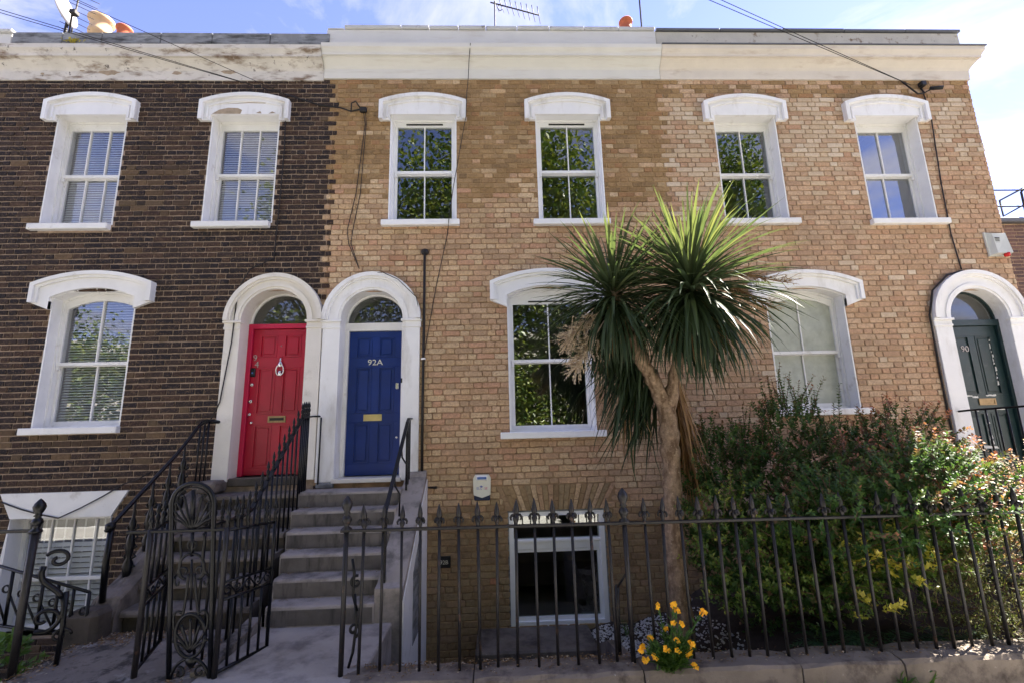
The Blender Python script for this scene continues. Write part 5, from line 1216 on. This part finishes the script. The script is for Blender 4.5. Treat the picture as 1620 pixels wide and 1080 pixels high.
m = MB(); m.tube([(-7.36, 1.05, 7.0), (-7.0, .7, 7.02)], .016, 6); m.bbox(-7.03, -6.93, .66, .76, 7.0, 7.08, .01); m.tube([(-7.45, 1.05, 5.9), (-7.42, 1.05, 7.3)], .025, 6); m.build('arm', 'cable', sdn)
yg = thing('tv_aerial', 'spiky television aerial behind the satellite dish at top left', 'aerial', (-7.5, 1.1, 6.0))
m = MB(); m.tube([(-7.5, 1.2, 5.9), (-7.45, 1.2, 8.3)], .014, 6); m.build('mast', 'cable', yg, True)
for k in range(10):
    z = 7.1 + .11 * k; m = MB(); m.tube([(-7.62 + .01 * k, 1.1, z + .06), (-7.3 + .02 * k, 1.3, z - .02)], .006, 5); m.build('element', 'cable', yg, True)
def chimney(x, y, zt, label, pots, mat):
    c = thing('chimney', label, 'chimney', (x, y, 5.5)); m = MB(); m.bbox(x - .5, x + .5, y - .3, y + .3, 5.2, zt, .01); m.build('stack', 'bgbrick', c)
    m = MB(); m.bbox(x - .55, x + .55, y - .35, y + .35, zt, zt + .08, .01); m.build('cap', 'cement', c)
    for px_, r, h, mt in pots:
        m = MB(); m.lathe((px_, y - .1, zt + .08), [(r * .8, 0), (r * .8, h * .35), (r * .92, h * .38), (r * .92, h * .5), (r * .82, h * .54), (r * .86, h * .82), (r * 1.05, h * .86), (r * 1.08, h * .95), (r * .98, h), (r * .7, h * .98), (r * .65, h * .5)], 18); m.build('chimney_pot', mt, c, True)
chimney(-7.1, 2.0, 7.44, 'chimney behind the dark house with a wide buff pot and a red one', [(-7.66, .20, .62, 'buff'), (-7.20, .13, .42, 'terracotta')], 'buff')
chimney(2.72, 2.0, 7.66, 'chimney behind the middle house with one red clay pot', [(2.80, .13, .44, 'terracotta')], 'terracotta')
m = MB()
for k in range(160):
    t = U(0, 2 * math.pi); r = abs(random.gauss(0, .05)); p = Vector((-6.13 + r * math.cos(t) * 1.6, -.04 + r * .5 * math.sin(t), 5.735 + U(0, .05))); m.leaf(p, Vector((U(-1, 1), U(-1, .4), U(-.3, 1))), Vector((0, 0, 1)), U(.015, .035), .014, rnd() + .001)
own(m, 'moss_clump', 'moss', 'small clump of yellow moss on the dark house parapet', 'moss')

# ------------------------------------------------------------------ building beyond the right end
bgb = thing('brick_building', 'purple-brown brick building beyond the right end of the terrace', 'house', (12.5, 6, PATH))
m = MB(); m.box(8.9, 9.15, 2.6, 14, -2.7, 3.95); m.box(9.15, 22, 13.8, 14, -2.7, 3.95); m.box(9.15, 22, 2.6, 2.85, -2.7, 3.95); m.build('wall', 'm90', bgb)
m = MB(); pz = .078
for face in range(1):
    for c in range(int(6.6 / pz)):
        z = 3.93 - (c + .5) * pz
        x = 8.9 + (c % 2) * .17
        while x < 13.5:
            m.add(*brick_geo(x + .11, z, .215, .064, .003, .001, .004), 0, rnd() + .001); x += .228
m.v = [(x, y + 2.598, z) for x, y, z in m.v]; m.build('brickwork', 'bgbrick', bgb, kind='stuff', recalc=False)
m = MB(); m.bbox(8.8, 22, 2.5, 14.1, 3.955, 4.06, .02); m.build('roof', 'lead', bgb)
m = MB(); m.strip([(10.2 + .55 * -math.cos(math.pi * k / 12), 2.35 + .5 * math.sin(math.pi * k / 12)) for k in range(13)], [(10.2 + .36 * -math.cos(math.pi * k / 12), 2.35 + .32 * math.sin(math.pi * k / 12)) for k in range(13)], 2.58, 2.6); m.build('arch', 'bgbrick', bgb)
m = MB(); m.tube([(10.0, 2.52, -2.6), (9.93, 2.52, 2.35)], .05, 8); m.build('downpipe', 'frame', bgb, True)
rl_ = thing('roof_railing', 'dark tubular guard rail on the roof beyond the right end', 'railing', (10.2, 2.6, 4.0))
for k in range(4):
    x = 9.2 + k * .75; m = MB(); m.tube([(x, 2.75, 4.05), (x + .02, 2.75, 4.75), (x + .12, 2.75, 4.86), (x + .55, 3.6, 5.0)], .022, 6); m.tube([(x, 2.75, 4.45), (x + .55, 3.6, 4.6), (x + .55, 3.6, 5.0)], .018, 6); m.build('frame', 'cable', rl_, True)
for z in (4.42, 4.8): m = MB(); m.tube([(8.95, 2.75, z), (12.5, 2.75, z)], .018, 6); m.build('rail', 'cable', rl_, True)

# ------------------------------------------------------------------ cabbage palm
palm = thing('cabbage_palm', 'tall forked cabbage palm with sword leaves behind the iron railing', 'palm tree', (1.74, -1.25, -1.92))
def trunk(pts, rs, name, mat='bark', n=10, rough=.012):
    m = MB(); P = []; Rr = []
    for (a, b), (ra, rb) in zip(zip(pts, pts[1:]), zip(rs, rs[1:])):
        k = max(3, int((Vector(b) - Vector(a)).length / .05))
        for q in range(k): t = q / k; P.append(Vector(a).lerp(Vector(b), t) + Vector((U(-1, 1), U(-1, 1), 0)) * rough * .5); Rr.append(ra + (rb - ra) * t + U(-rough, rough))
    P.append(Vector(pts[-1])); Rr.append(rs[-1]); m.tube(P, Rr, n); return m
fork = (1.77, -1.27, .10)
trunk([(1.72, -1.25, -2.40), (1.73, -1.25, -1.4), (1.76, -1.26, -.5), fork, (1.78, -1.27, .20)], [.135, .104, .094, .100, .065], 't').build('trunk', 'bark', palm, True)
HL, HR, HB = Vector((1.24, -1.45, 1.40)), Vector((1.98, -1.65, 1.40)), Vector((1.50, -.85, .74))
trunk([fork, (1.64, -1.32, .42), (1.44, -1.38, .80), HL], [.085, .068, .064, .06], 't').build('branch', 'bark', palm, True)
trunk([fork, (1.86, -1.32, .50), (1.93, -1.42, .80), (2.0, -1.55, 1.2), HR], [.080, .066, .066, .065, .06], 't').build('branch', 'bark', palm, True)
trunk([fork, (1.70, -1.15, .55), HB], [.07, .06, .05], 't').build('branch', 'bark', palm, True)
def sword(e0, bend, w, n=7, twist=0.0):
    m = MB(); x = z = 0.0; vs = []
    for i in range(n + 1):
        t = i / n; e = e0 - bend * t ** 1.6
        ww = w * (.55 + .45 * min(1, t * 4)) * (1 - max(0, (t - .55) / .45) ** 1.6)
        ww = max(ww, .0008)
        nx, nz = -math.sin(e), math.cos(e)
        vs += [(x - nx * 0, -ww, z + 0), (x - nx * ww * .35, 0, z - nz * ww * .35), (x, ww, z)]
        x += math.cos(e) / n; z += math.sin(e) / n
    fs = []
    for i in range(n):
        a, b = 3 * i, 3 * (i + 1); fs += [(a, a + 1, b + 1, b), (a + 1, a + 2, b + 2, b + 1)]
    m.add(vs, fs); return m
SWV = {}
def leaf_instance(parent, head, e0, bend, az, length, tintv, w=.0155, name='leaf'):
    key = (round(e0 / .16), round(bend / .25), round(tintv / .2))
    if key not in SWV:
        s = sword(key[0] * .16, key[1] * .25, w); s.a = [key[2] * .2 + .02] * len(s.v); SWV[key] = s.mesh('sword_leaf', 'palm', smooth=True)
    return link_mesh(name, SWV[key], parent, head, (length, length * U(.85, 1.2), length), (U(-.06, .06), U(-.06, .06), az))
bulk = MB(); dead = MB()
def bulk_leaf(mb, head, e0, bend, az, length, tintv, w=.0155):
    s = sword(e0, bend, w * U(.85, 1.2), 6); c, sn = math.cos(az), math.sin(az)
    mb.add([(head[0] + (c * x - sn * y) * length, head[1] + (sn * x + c * y) * length, head[2] + z * length) for x, y, z in s.v], s.f, 0, tintv)
def rosette(H, n, nown, lmin, lmax, spread=(-1.0, 1.45), droop=1.0, core=.15, azr=None):
    for i in range(n):
        f = (i + .5) / n
        e = spread[1] - (spread[1] - spread[0]) * f ** .66 + U(-.14, .14)
        az = i * 2.399963 + U(-.15, .15) if azr is None else U(*azr)
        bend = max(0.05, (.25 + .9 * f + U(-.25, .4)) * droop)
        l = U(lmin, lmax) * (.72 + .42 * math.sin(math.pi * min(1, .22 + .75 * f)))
        tv = max(0, min(1, .78 - .62 * f + U(-.16, .18)))  # upper, younger leaves yellower: sunlight on them is put into the tint
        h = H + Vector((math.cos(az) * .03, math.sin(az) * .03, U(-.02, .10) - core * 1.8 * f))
        if nown and i % max(1, n // nown) == 0: leaf_instance(palm, h, e, bend, az, l, tv)
        else: bulk_leaf(bulk, h, e, bend, az, l, tv)
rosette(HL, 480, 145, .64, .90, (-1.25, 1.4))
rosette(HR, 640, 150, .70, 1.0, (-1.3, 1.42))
for i in range(430):                     # curtain of hanging leaves behind the left branch
    t = rnd(); p = Vector(fork).lerp(HL, .15 + .8 * t) + Vector((U(-.16, .10), U(.07, .42), U(-.10, .28) * (1 - .4 * t)))
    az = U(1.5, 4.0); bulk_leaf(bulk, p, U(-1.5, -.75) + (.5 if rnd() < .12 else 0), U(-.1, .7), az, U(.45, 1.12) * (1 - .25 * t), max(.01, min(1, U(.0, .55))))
for i in range(80):                      # and under the right head
    p = HR + Vector((U(.03, .16), U(.0, .25), U(-.45, -.15))); az = U(-.9, 1.8)
    bulk_leaf(bulk, p, U(-1.5, -.9), U(-.1, .6), az, U(.4, .85), max(.01, U(.0, .5)))
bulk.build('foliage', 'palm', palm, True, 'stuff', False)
# hanging skirts of dead leaves
for H, n, l in ((HL, 60, .50), (HR, 80, .55), (HB, 60, .7)):
    for i in range(n):
        az = U(0, 6.28); bulk_leaf(dead, H + Vector((math.cos(az) * .05, math.sin(az) * .05, U(-.42, -.10))), U(-1.5, -.7), U(0, .8), az, l * U(.5, 1.1), rnd() * .9 + .01, .011)
for i in range(120):
    az = U(-1.2, 1.2); z = U(-.2, .6); bulk_leaf(dead, Vector((1.86 + math.cos(az) * .07, -1.18 + math.sin(az) * .09, z)), U(-1.55, -1.2), U(0, .35), az, U(.5, 1.1), rnd() * .7 + .01, .010)
dead.build('dead_leaves', 'dry', palm, True, 'stuff', False)
def panicle(H, d, n, l, name, dens, w=.008, mat='panicle', tv=(.2, 1)):
    m = MB(); d = d.normalized(); m.tube([H, H + d * l * .5 + Vector((0, 0, -.02)), H + d * l + Vector((0, 0, -.10))], [.012, .008, .004], 5, 0, .3)
    for i in range(n):
        t = U(.25, 1); p = H + d * l * t + Vector((0, 0, -.10 * t * t)); q = (d * 1.05 + Vector((U(-1, 1), U(-1, 1), U(-.9, .8)))).normalized(); L2 = U(.07, .20)
        e = p + q * L2; m.tube([p, e], [.003, .002], 3, 0, .4)
        for k in range(dens):
            s = p.lerp(e, U(.1, 1.05)); m.leaf(s, q + Vector((U(-1, 1), U(-1, 1), U(-1, 1))) * .6, Vector((U(-1, 1), U(-1, 1), 1)), U(.015, .035), w, U(*tv))
    return m.build(name, mat, palm, False, None, False)
panicle(Vector((1.16, -1.5, 1.20)), Vector((-.72, -.12, -.42)), 150, .52, 'flower_panicle', 24, .008)
panicle(Vector((1.12, -1.5, 1.05)), Vector((-.55, -.12, -.62)), 130, .50, 'flower_panicle', 24, .008)
panicle(Vector((2.12, -1.72, 1.48)), Vector((.85, -.1, -.05)), 60, .72, 'flower_panicle', 9, .007, 'dry', (.5, 1))
panicle(Vector((2.16, -1.74, 1.40)), Vector((.62, -.25, -.35)), 60, .55, 'flower_panicle', 9, .007, 'dry', (.4, 1))

# ------------------------------------------------------------------ shrubs, ferns, flowers
def shoot(mb, p, d, length, nl, ll, lw, tip0, tip1, droop=.1, stems=None, jit=.35):
    d = d.normalized(); q = Vector(p); pts = [q.copy()]
    step = length / nl
    for i in range(nl):
        t = i / nl; d = (d + Vector((U(-.08, .08), U(-.08, .08), U(-.08, .08) - droop / nl))).normalized(); q = q + d * step; pts.append(q.copy())
        s = d.cross(Vector((U(-1, 1), U(-1, 1), U(-1, 1))))
        if s.length < 1e-3: continue
        s.normalize()
        tv = max(.001, min(1, tip0 + (tip1 - tip0) * t ** 1.5 + U(-.12, .12)))
        for sg in (1, -1):
            ld = (s * sg + d * U(.3, .9) + Vector((0, 0, U(-.2, .3)))).normalized()
            mb.leaf(q, ld, Vector((U(-jit, jit), U(-jit, jit) - .3, 1)), ll * U(.6, 1.15) * (1 - .35 * t), lw * U(.7, 1.2) * (1 - .3 * t), tv)
    if stems is not None: stems.tube([pts[0], pts[len(pts) // 2], pts[-1]], [.005, .003, .0015], 4)
def crown_pts(n, blobs):
    out = []; tot = sum(b[3] * b[5] for b in blobs)
    for b in blobs:
        for _ in range(int(n * b[3] * b[5] / tot)):
            while True:
                v = Vector((U(-1, 1), U(-1, 1), U(-1, 1)))
                if .01 < v.length <= 1: break
            v = v.normalized() * (v.length ** .45)
            out.append((Vector((b[0] + v.x * b[3], b[1] + v.y * b[4], b[2] + v.z * b[5])), v))
    return out
bush = thing('barberry_bush', 'large dark green bush with bronze shoot tips behind the railing', 'bush', (3.2, -1.2, -1.92))
blobs = [(2.9, -2.12, -.80, .5, .22, .28), (3.55, -2.12, -.66, .5, .25, .40), (4.05, -2.0, -.72, .4, .28, .36), (4.3, -1.15, -.42, .42, .45, .48), (2.55, -1.15, -.92, .62, .55, .78), (3.10, -1.15, -.66, .50, .5, .82), (3.70, -1.2, -.80, .60, .55, .72), (4.05, -1.25, -.75, .48, .5, .55), (2.35, -1.1, -.45, .36, .4, .35), (3.5, -1.45, -1.15, .8, .45, .5), (2.7, -1.3, -1.4, .6, .5, .5)]
fol, stm = MB(), MB()
for p, v in crown_pts(2750, blobs):
    d = (Vector((v.x, v.y, v.z * .7 + .55)) + Vector((U(-.4, .4), U(-.4, .2), U(-.2, .3))))
    hi = max(0, min(1, (p.z + 1.2) / 1.6)); rt = max(0, min(1, (p.x - 2.4) / 1.8))
    tp = .22 + .30 * hi + .25 * rt * hi + (.35 if p.x > 3.95 else 0) + (.45 if rnd() < .16 + .40 * rt * hi else 0)
    shoot(fol, p, d, U(.12, .28), 9, .058, .036, U(.05, .35), tp, .05, stm if rnd() < .5 else None)
for (x, z0, n) in ((3.12, .12, 14), (3.22, .18, 12), (3.40, -.05, 6), (2.45, -.25, 7), (2.7, -.22, 6), (4.2, -.25, 9), (3.95, -.25, 4), (2.2, -.3, 4)):
    for _ in range(n): shoot(fol, (x + U(-.16, .16), -1.2 + U(-.2, .2), z0 + U(-.2, .05)), Vector((U(-.35, .35), U(-.3, .2), 1)), U(.22, .50), 13, .046, .028, .15, U(.35, .9), .15, stm)
for _ in range(70): shoot(fol, (U(3.1, 4.25), -1.62 + U(-.15, .1), U(-.9, -.25)), Vector((U(-.4, .4), U(-.7, -.2), .8)), U(.12, .26), 9, .050, .028, .4, U(.7, 1.05), .1, stm)
fol.build('foliage', 'berb', bush, False, 'stuff', False); stm.build('stems', 'twig', bush, False, 'stuff', False)
for k in range(7):
    a = U(0, 6.28); m = MB(); m.tube([(3.1 + U(-.5, .5), -1.2 + U(-.2, .2), -1.95), (3.1 + U(-.7, .7), -1.2 + U(-.2, .2), -1.3), (3.1 + U(-.8, .8), -1.2 + U(-.2, .2), -.6)], [.028, .02, .01], 6); m.build('branch', 'twig', bush, True)
def shrub(name, label, cat, base, mat, blobs, n, ll, lw, nl, L_, t0, t1, upw=.5, droop=.1, group=None, jit=.35):
    t = thing(name, label, cat, base, group); f, s = MB(), MB()
    for p, v in crown_pts(n, blobs):
        shoot(f, p, Vector((v.x, v.y, v.z * .7 + upw)) + Vector((U(-.4, .4), U(-.4, .3), U(-.2, .3))), U(*L_), nl, ll, lw, U(*t0), U(*t1), droop, s if rnd() < .4 else None, jit)
    f.build('foliage', mat, t, False, 'stuff', False); s.build('stems', 'twig', t, False, 'stuff', False); return t
shrub('variegated_shrub', 'yellow-edged evergreen shrub sprawling low through the railing', 'shrub', (3.1, -1.8, -1.9), 'euon', [(2.15, -1.75, -1.10, .40, .25, .50), (2.75, -1.85, -1.2, .50, .25, .48), (3.2, -1.95, -1.05, .35, .25, .35), (3.5, -2.05, -1.15, .22, .2, .14)], 480, .052, .030, 6, (.10, .24), (.0, .4), (.2, .75))
t_ = shrub('variegated_shrub', 'bright yellow leafy sprig poking out through the railing bars', 'shrub', (3.2, -2.2, -1.5), 'euon', [(3.02, -2.22, -1.05, .14, .08, .10), (3.26, -2.25, -1.16, .17, .08, .09), (2.86, -2.28, -1.45, .09, .05, .07)], 34, .060, .036, 5, (.08, .16), (.6, .9), (.8, 1.1))
shrub('flowering_shrub', 'sunlit shrub with pink and white tips at the right edge', 'shrub', (5.1, -1.4, -1.9), 'pinkb', [(4.85, -1.45, -.95, .36, .4, .32), (5.35, -1.35, -.85, .5, .4, .38), (5.0, -1.6, -1.2, .4, .35, .3)], 420, .030, .018, 9, (.10, .24), (.35, .65), (.75, 1.05))
shrub('wispy_shrub', 'sunlit olive wispy plant tangled behind the railing at the right', 'shrub', (4.3, -1.9, -1.9), 'olive', [(3.75, -1.85, -1.45, .3, .25, .40), (4.2, -1.95, -1.4, .35, .25, .45), (4.6, -1.9, -1.35, .45, .3, .5)], 430, .055, .010, 9, (.14, .32), (.0, .5), (.3, 1.0), .7, .5)
shrub('barberry_spray', 'orange sunlit arching sprays between the large bush and the dark green door', 'shrub', (4.45, -1.5, -1.2), 'orange_leaf', [(4.38, -1.45, -.62, .24, .25, .22), (4.55, -1.5, -.95, .25, .25, .2)], 85, .040, .026, 8, (.12, .30), (.0, .5), (.3, 1.0), .4, .6)
def fern(loc, label, n=11, l=.42):
    t = thing('fern', label, 'fern', loc, None)
    for k in range(n):
        az = 6.283 * k / n + U(-.2, .2); m = MB(); P = []
        e = U(.7, 1.1); x = z = 0
        for i in range(13):
            P.append(Vector((loc[0] + math.cos(az) * x, loc[1] + math.sin(az) * x, loc[2] + z))); x += math.cos(e) * l / 12; z += math.sin(e) * l / 12; e -= .14
        m.tube(P, [.004 - .00025 * i for i in range(13)], 4, 0, .3)
        sd_ = Vector((-math.sin(az), math.cos(az), 0))
        for i in range(1, 13):
            L2 = .10 * math.sin(math.pi * (i + 1.5) / 15)
            for s in (-1, 1): m.leaf(P[i], sd_ * s + (P[i] - P[i - 1]).normalized() * .5 + Vector((0, 0, -.1)), Vector((0, 0, 1)), L2, .024, rnd() * .9 + .01)
        m.build('frond', 'fern', t, False, None, False)
    return t
fern((2.72, -2.0, -1.88), 'green fern beneath the big bush left of the yellow sprig', 12, .40)
fern((3.05, -2.08, -1.88), 'green fern leaning over the street wall under the yellow sprig', 12, .46)
fern((2.15, -1.75, -2.12), 'dark blue-green fern in shade beside the palm trunk', 11, .45)
fern((3.75, -2.0, -1.88), 'fern half hidden by olive wisps behind the right railing', 10, .36)
wf = thing('wallflower', 'orange wallflower in bloom growing on the street wall below the palm', 'flower', (1.13, -2.44, -1.74))
lf, sm = MB(), MB(); heads = []
def stalk(top, nl):
    a = Vector((1.19 + U(-.05, .05), -2.42 + U(-.03, .03), -1.76)); b = Vector(top); c = a.lerp(b, .5) + Vector((U(-.03, .03), U(-.03, .02), .03))
    P = [Vector(q) for q in bez(a, a + Vector((0, 0, .12)), c, b, 10)]; sm.tube(P, .0035, 5)
    for k in range(nl):
        t = U(.05, .92); i = min(9, int(t * 10)); p = P[i].lerp(P[i + 1], rnd()); d = (P[i + 1] - P[i]).normalized(); az = U(0, 6.28)
        lf.leaf(p, Vector((math.cos(az), math.sin(az), .25)) + d * .7, Vector((0, 0, 1)), U(.05, .10) * (1.1 - .55 * t), .014, .2 + .6 * rnd())
FL = [(1015, 1020), (1030, 1028), (1010, 1020), (1045, 965), (1063, 960), (1067, 970), (1062, 984), (1072, 986), (1052, 997), (1085, 1012), (1064, 1008), (1105, 977), (1108, 972), (1018, 1035), (1047, 1018), (1080, 1030), (1087, 1027), (1087, 1045), (1030, 1010), (1063, 1022)]
FW = [(.02 + (a - 1060) * .00484 + 1.20, (1055 - b) * .0048 - 1.72) for a, b in FL]
for k, (x, z) in enumerate(FW):
    top = Vector((x, -2.44 + U(-.06, .04), z)); stalk(top, 30); f = MB()
    for q in range(random.choice((3, 4, 5))):
        c = top + Vector((U(-.014, .014), U(-.014, .014), U(-.012, .012))); nn = Vector((U(-.6, .6), -1, U(-.2, .8))).normalized(); t1 = nn.cross(Vector((0, 0, 1))).normalized(); t2 = nn.cross(t1)
        for w in range(4):
            a = w * math.pi / 2 + q; f.leaf(c, t1 * math.cos(a) + t2 * math.sin(a) + nn * .25, nn, .019, .019, rnd() * .9 + .05, 0, .05)
    f.build('flower', 'petal', wf, False, None, False)
for _ in range(60): stalk((1.20 + U(-.17, .17), -2.44 + U(-.08, .03), -1.74 + U(.05, .30)), 20)
lf.build('leaves', 'weed', wf, False, 'stuff', False); sm.build('stems', 'weed', wf, False, 'stuff', False)
def tuft(loc, label, n, l, w, mat='weed', name='weed'):
    m = MB()
    for _ in range(n):
        az = U(0, 6.28); bulk_leaf(m, Vector(loc) + Vector((U(-.03, .03), U(-.03, .03), 0)), U(.5, 1.4), U(.3, 1.4), az, l * U(.5, 1.1), rnd() * .9 + .01, w / l if l else w)
    o = m.build(name, mat, None, False, None, False); tag(o, label, 'weed')
tuft((2.20, -2.50, PAVE), 'grassy weed at the foot of the street wall near its first joint', 40, .16, .006)
tuft((2.95, -2.50, PAVE), 'taller grassy weed at the foot of the street wall under the olive plant', 50, .20, .006)
tuft((2.82, -2.49, -1.85), 'small weed sprouting from the cracked joint of the street wall', 22, .12, .007)
shrub('leafy_plant', 'bright green leafy plant at the lower left corner', 'plant', (-3.95, -1.9, -1.9), 'weed', [(-3.95, -1.95, -1.72, .22, .2, .16)], 40, .085, .055, 4, (.06, .16), (.1, .5), (.4, .9))
m = MB(); m.bbox(-5.6, -3.66, -2.25, -1.68, -2.7, -1.86, .02); struct(m, 'planting_bed', 'soil')
tuft((1.45, -.25, -2.36), 'thin green weed in the gravel by the basement window', 24, .20, .006)

# ------------------------------------------------------------------ street trees and terrace across the road (seen in the window panes)
def street_tree(x, y, zc, rx, ry, rz, n, label, leaf=.28, trunk_r=.28, clumps=60):
    t = thing('street_tree', label, 'tree', (x, y, PAVE)); f = MB()
    C = []
    for _ in range(clumps):
        while True:
            v = Vector((U(-1, 1), U(-1, 1), U(-1, 1)))
            if .35 < v.length <= 1: break
        C.append(Vector((x + v.x * rx, y + v.y * ry, zc + v.z * rz)))
    for i in range(n):
        c = C[i % clumps]; s = min(rx, rz) * .19
        p = c + Vector((random.gauss(0, s), random.gauss(0, s * .8), random.gauss(0, s)))
        f.leaf(p, Vector((U(-1, 1), U(-1, 1), U(-1, .4))), Vector((U(-.7, .7), U(-.7, .7), 1)), leaf * U(.6, 1.2), leaf * .6, rnd() + .001)
    f.build('crown', 'tree', t, False, 'stuff', False)
    m = MB(); m.tube([(x, y, PAVE - .2), (x + .1, y, zc - rz * .5), (x - .1, y, zc + rz * .3)], [trunk_r, trunk_r * .7, trunk_r * .3], 9); m.build('trunk', 'treebark', t, True)
    for k in range(6):
        c = C[k]; m = MB(); m.tube([(x, y, zc - rz * .55 + .2 * k), (x + (c.x - x) * .5, y + (c.y - y) * .5, (zc - rz * .5 + c.z) / 2 + .4), c], [trunk_r * .45, trunk_r * .28, .03], 7); m.build('limb', 'treebark', t, True)
    return t
street_tree(.6, -15.5, 8.6, 6.6, 3.4, 7.6, 44000, 'big leafy street tree across the road facing the middle house', clumps=170)
street_tree(11.0, -16.0, 9.0, 4.4, 3.0, 7.0, 26000, 'leafy street tree across the road facing the end house', clumps=110)
street_tree(-8.2, -14.5, 7.0, 3.3, 2.6, 5.6, 14000, 'leafy street tree across the road facing the red door', .26)
street_tree(-17.2, -13.5, 1.6, 3.2, 2.0, 3.4, 14000, 'low bushy tree across the road facing the dark house', .22, .16)
street_tree(3.2, -13.0, .9, 5.2, 1.8, 3.2, 15000, 'low dark hedge-like tree across the road facing the middle house', .22, .16)
street_tree(-6.0, -13.2, .9, 4.0, 1.6, 3.2, 12000, 'low dark hedge-like tree across the road facing the two front doors', .22, .16)
op = thing('opposite_terrace', 'long pale brick terrace on the far side of the road', 'house', (0, -24, PAVE))
m = MB(); m.box(-45, 45, -32, -24, -2.5, 5.8); m.build('wall', 'cream', op)
m = MB(); m.bbox(-45.2, 45.2, -32.2, -23.7, 5.805, 6.3, .02); m.build('cornice', 'corn92', op)
for k in range(18):
    for z in (-.6, 2.9):
        x = -40 + k * 4.7; m = MB(); m.bbox(x - .6, x + .6, -24.0, -23.95, z, z + 1.8, .01); m.build('window', 'frame', op)
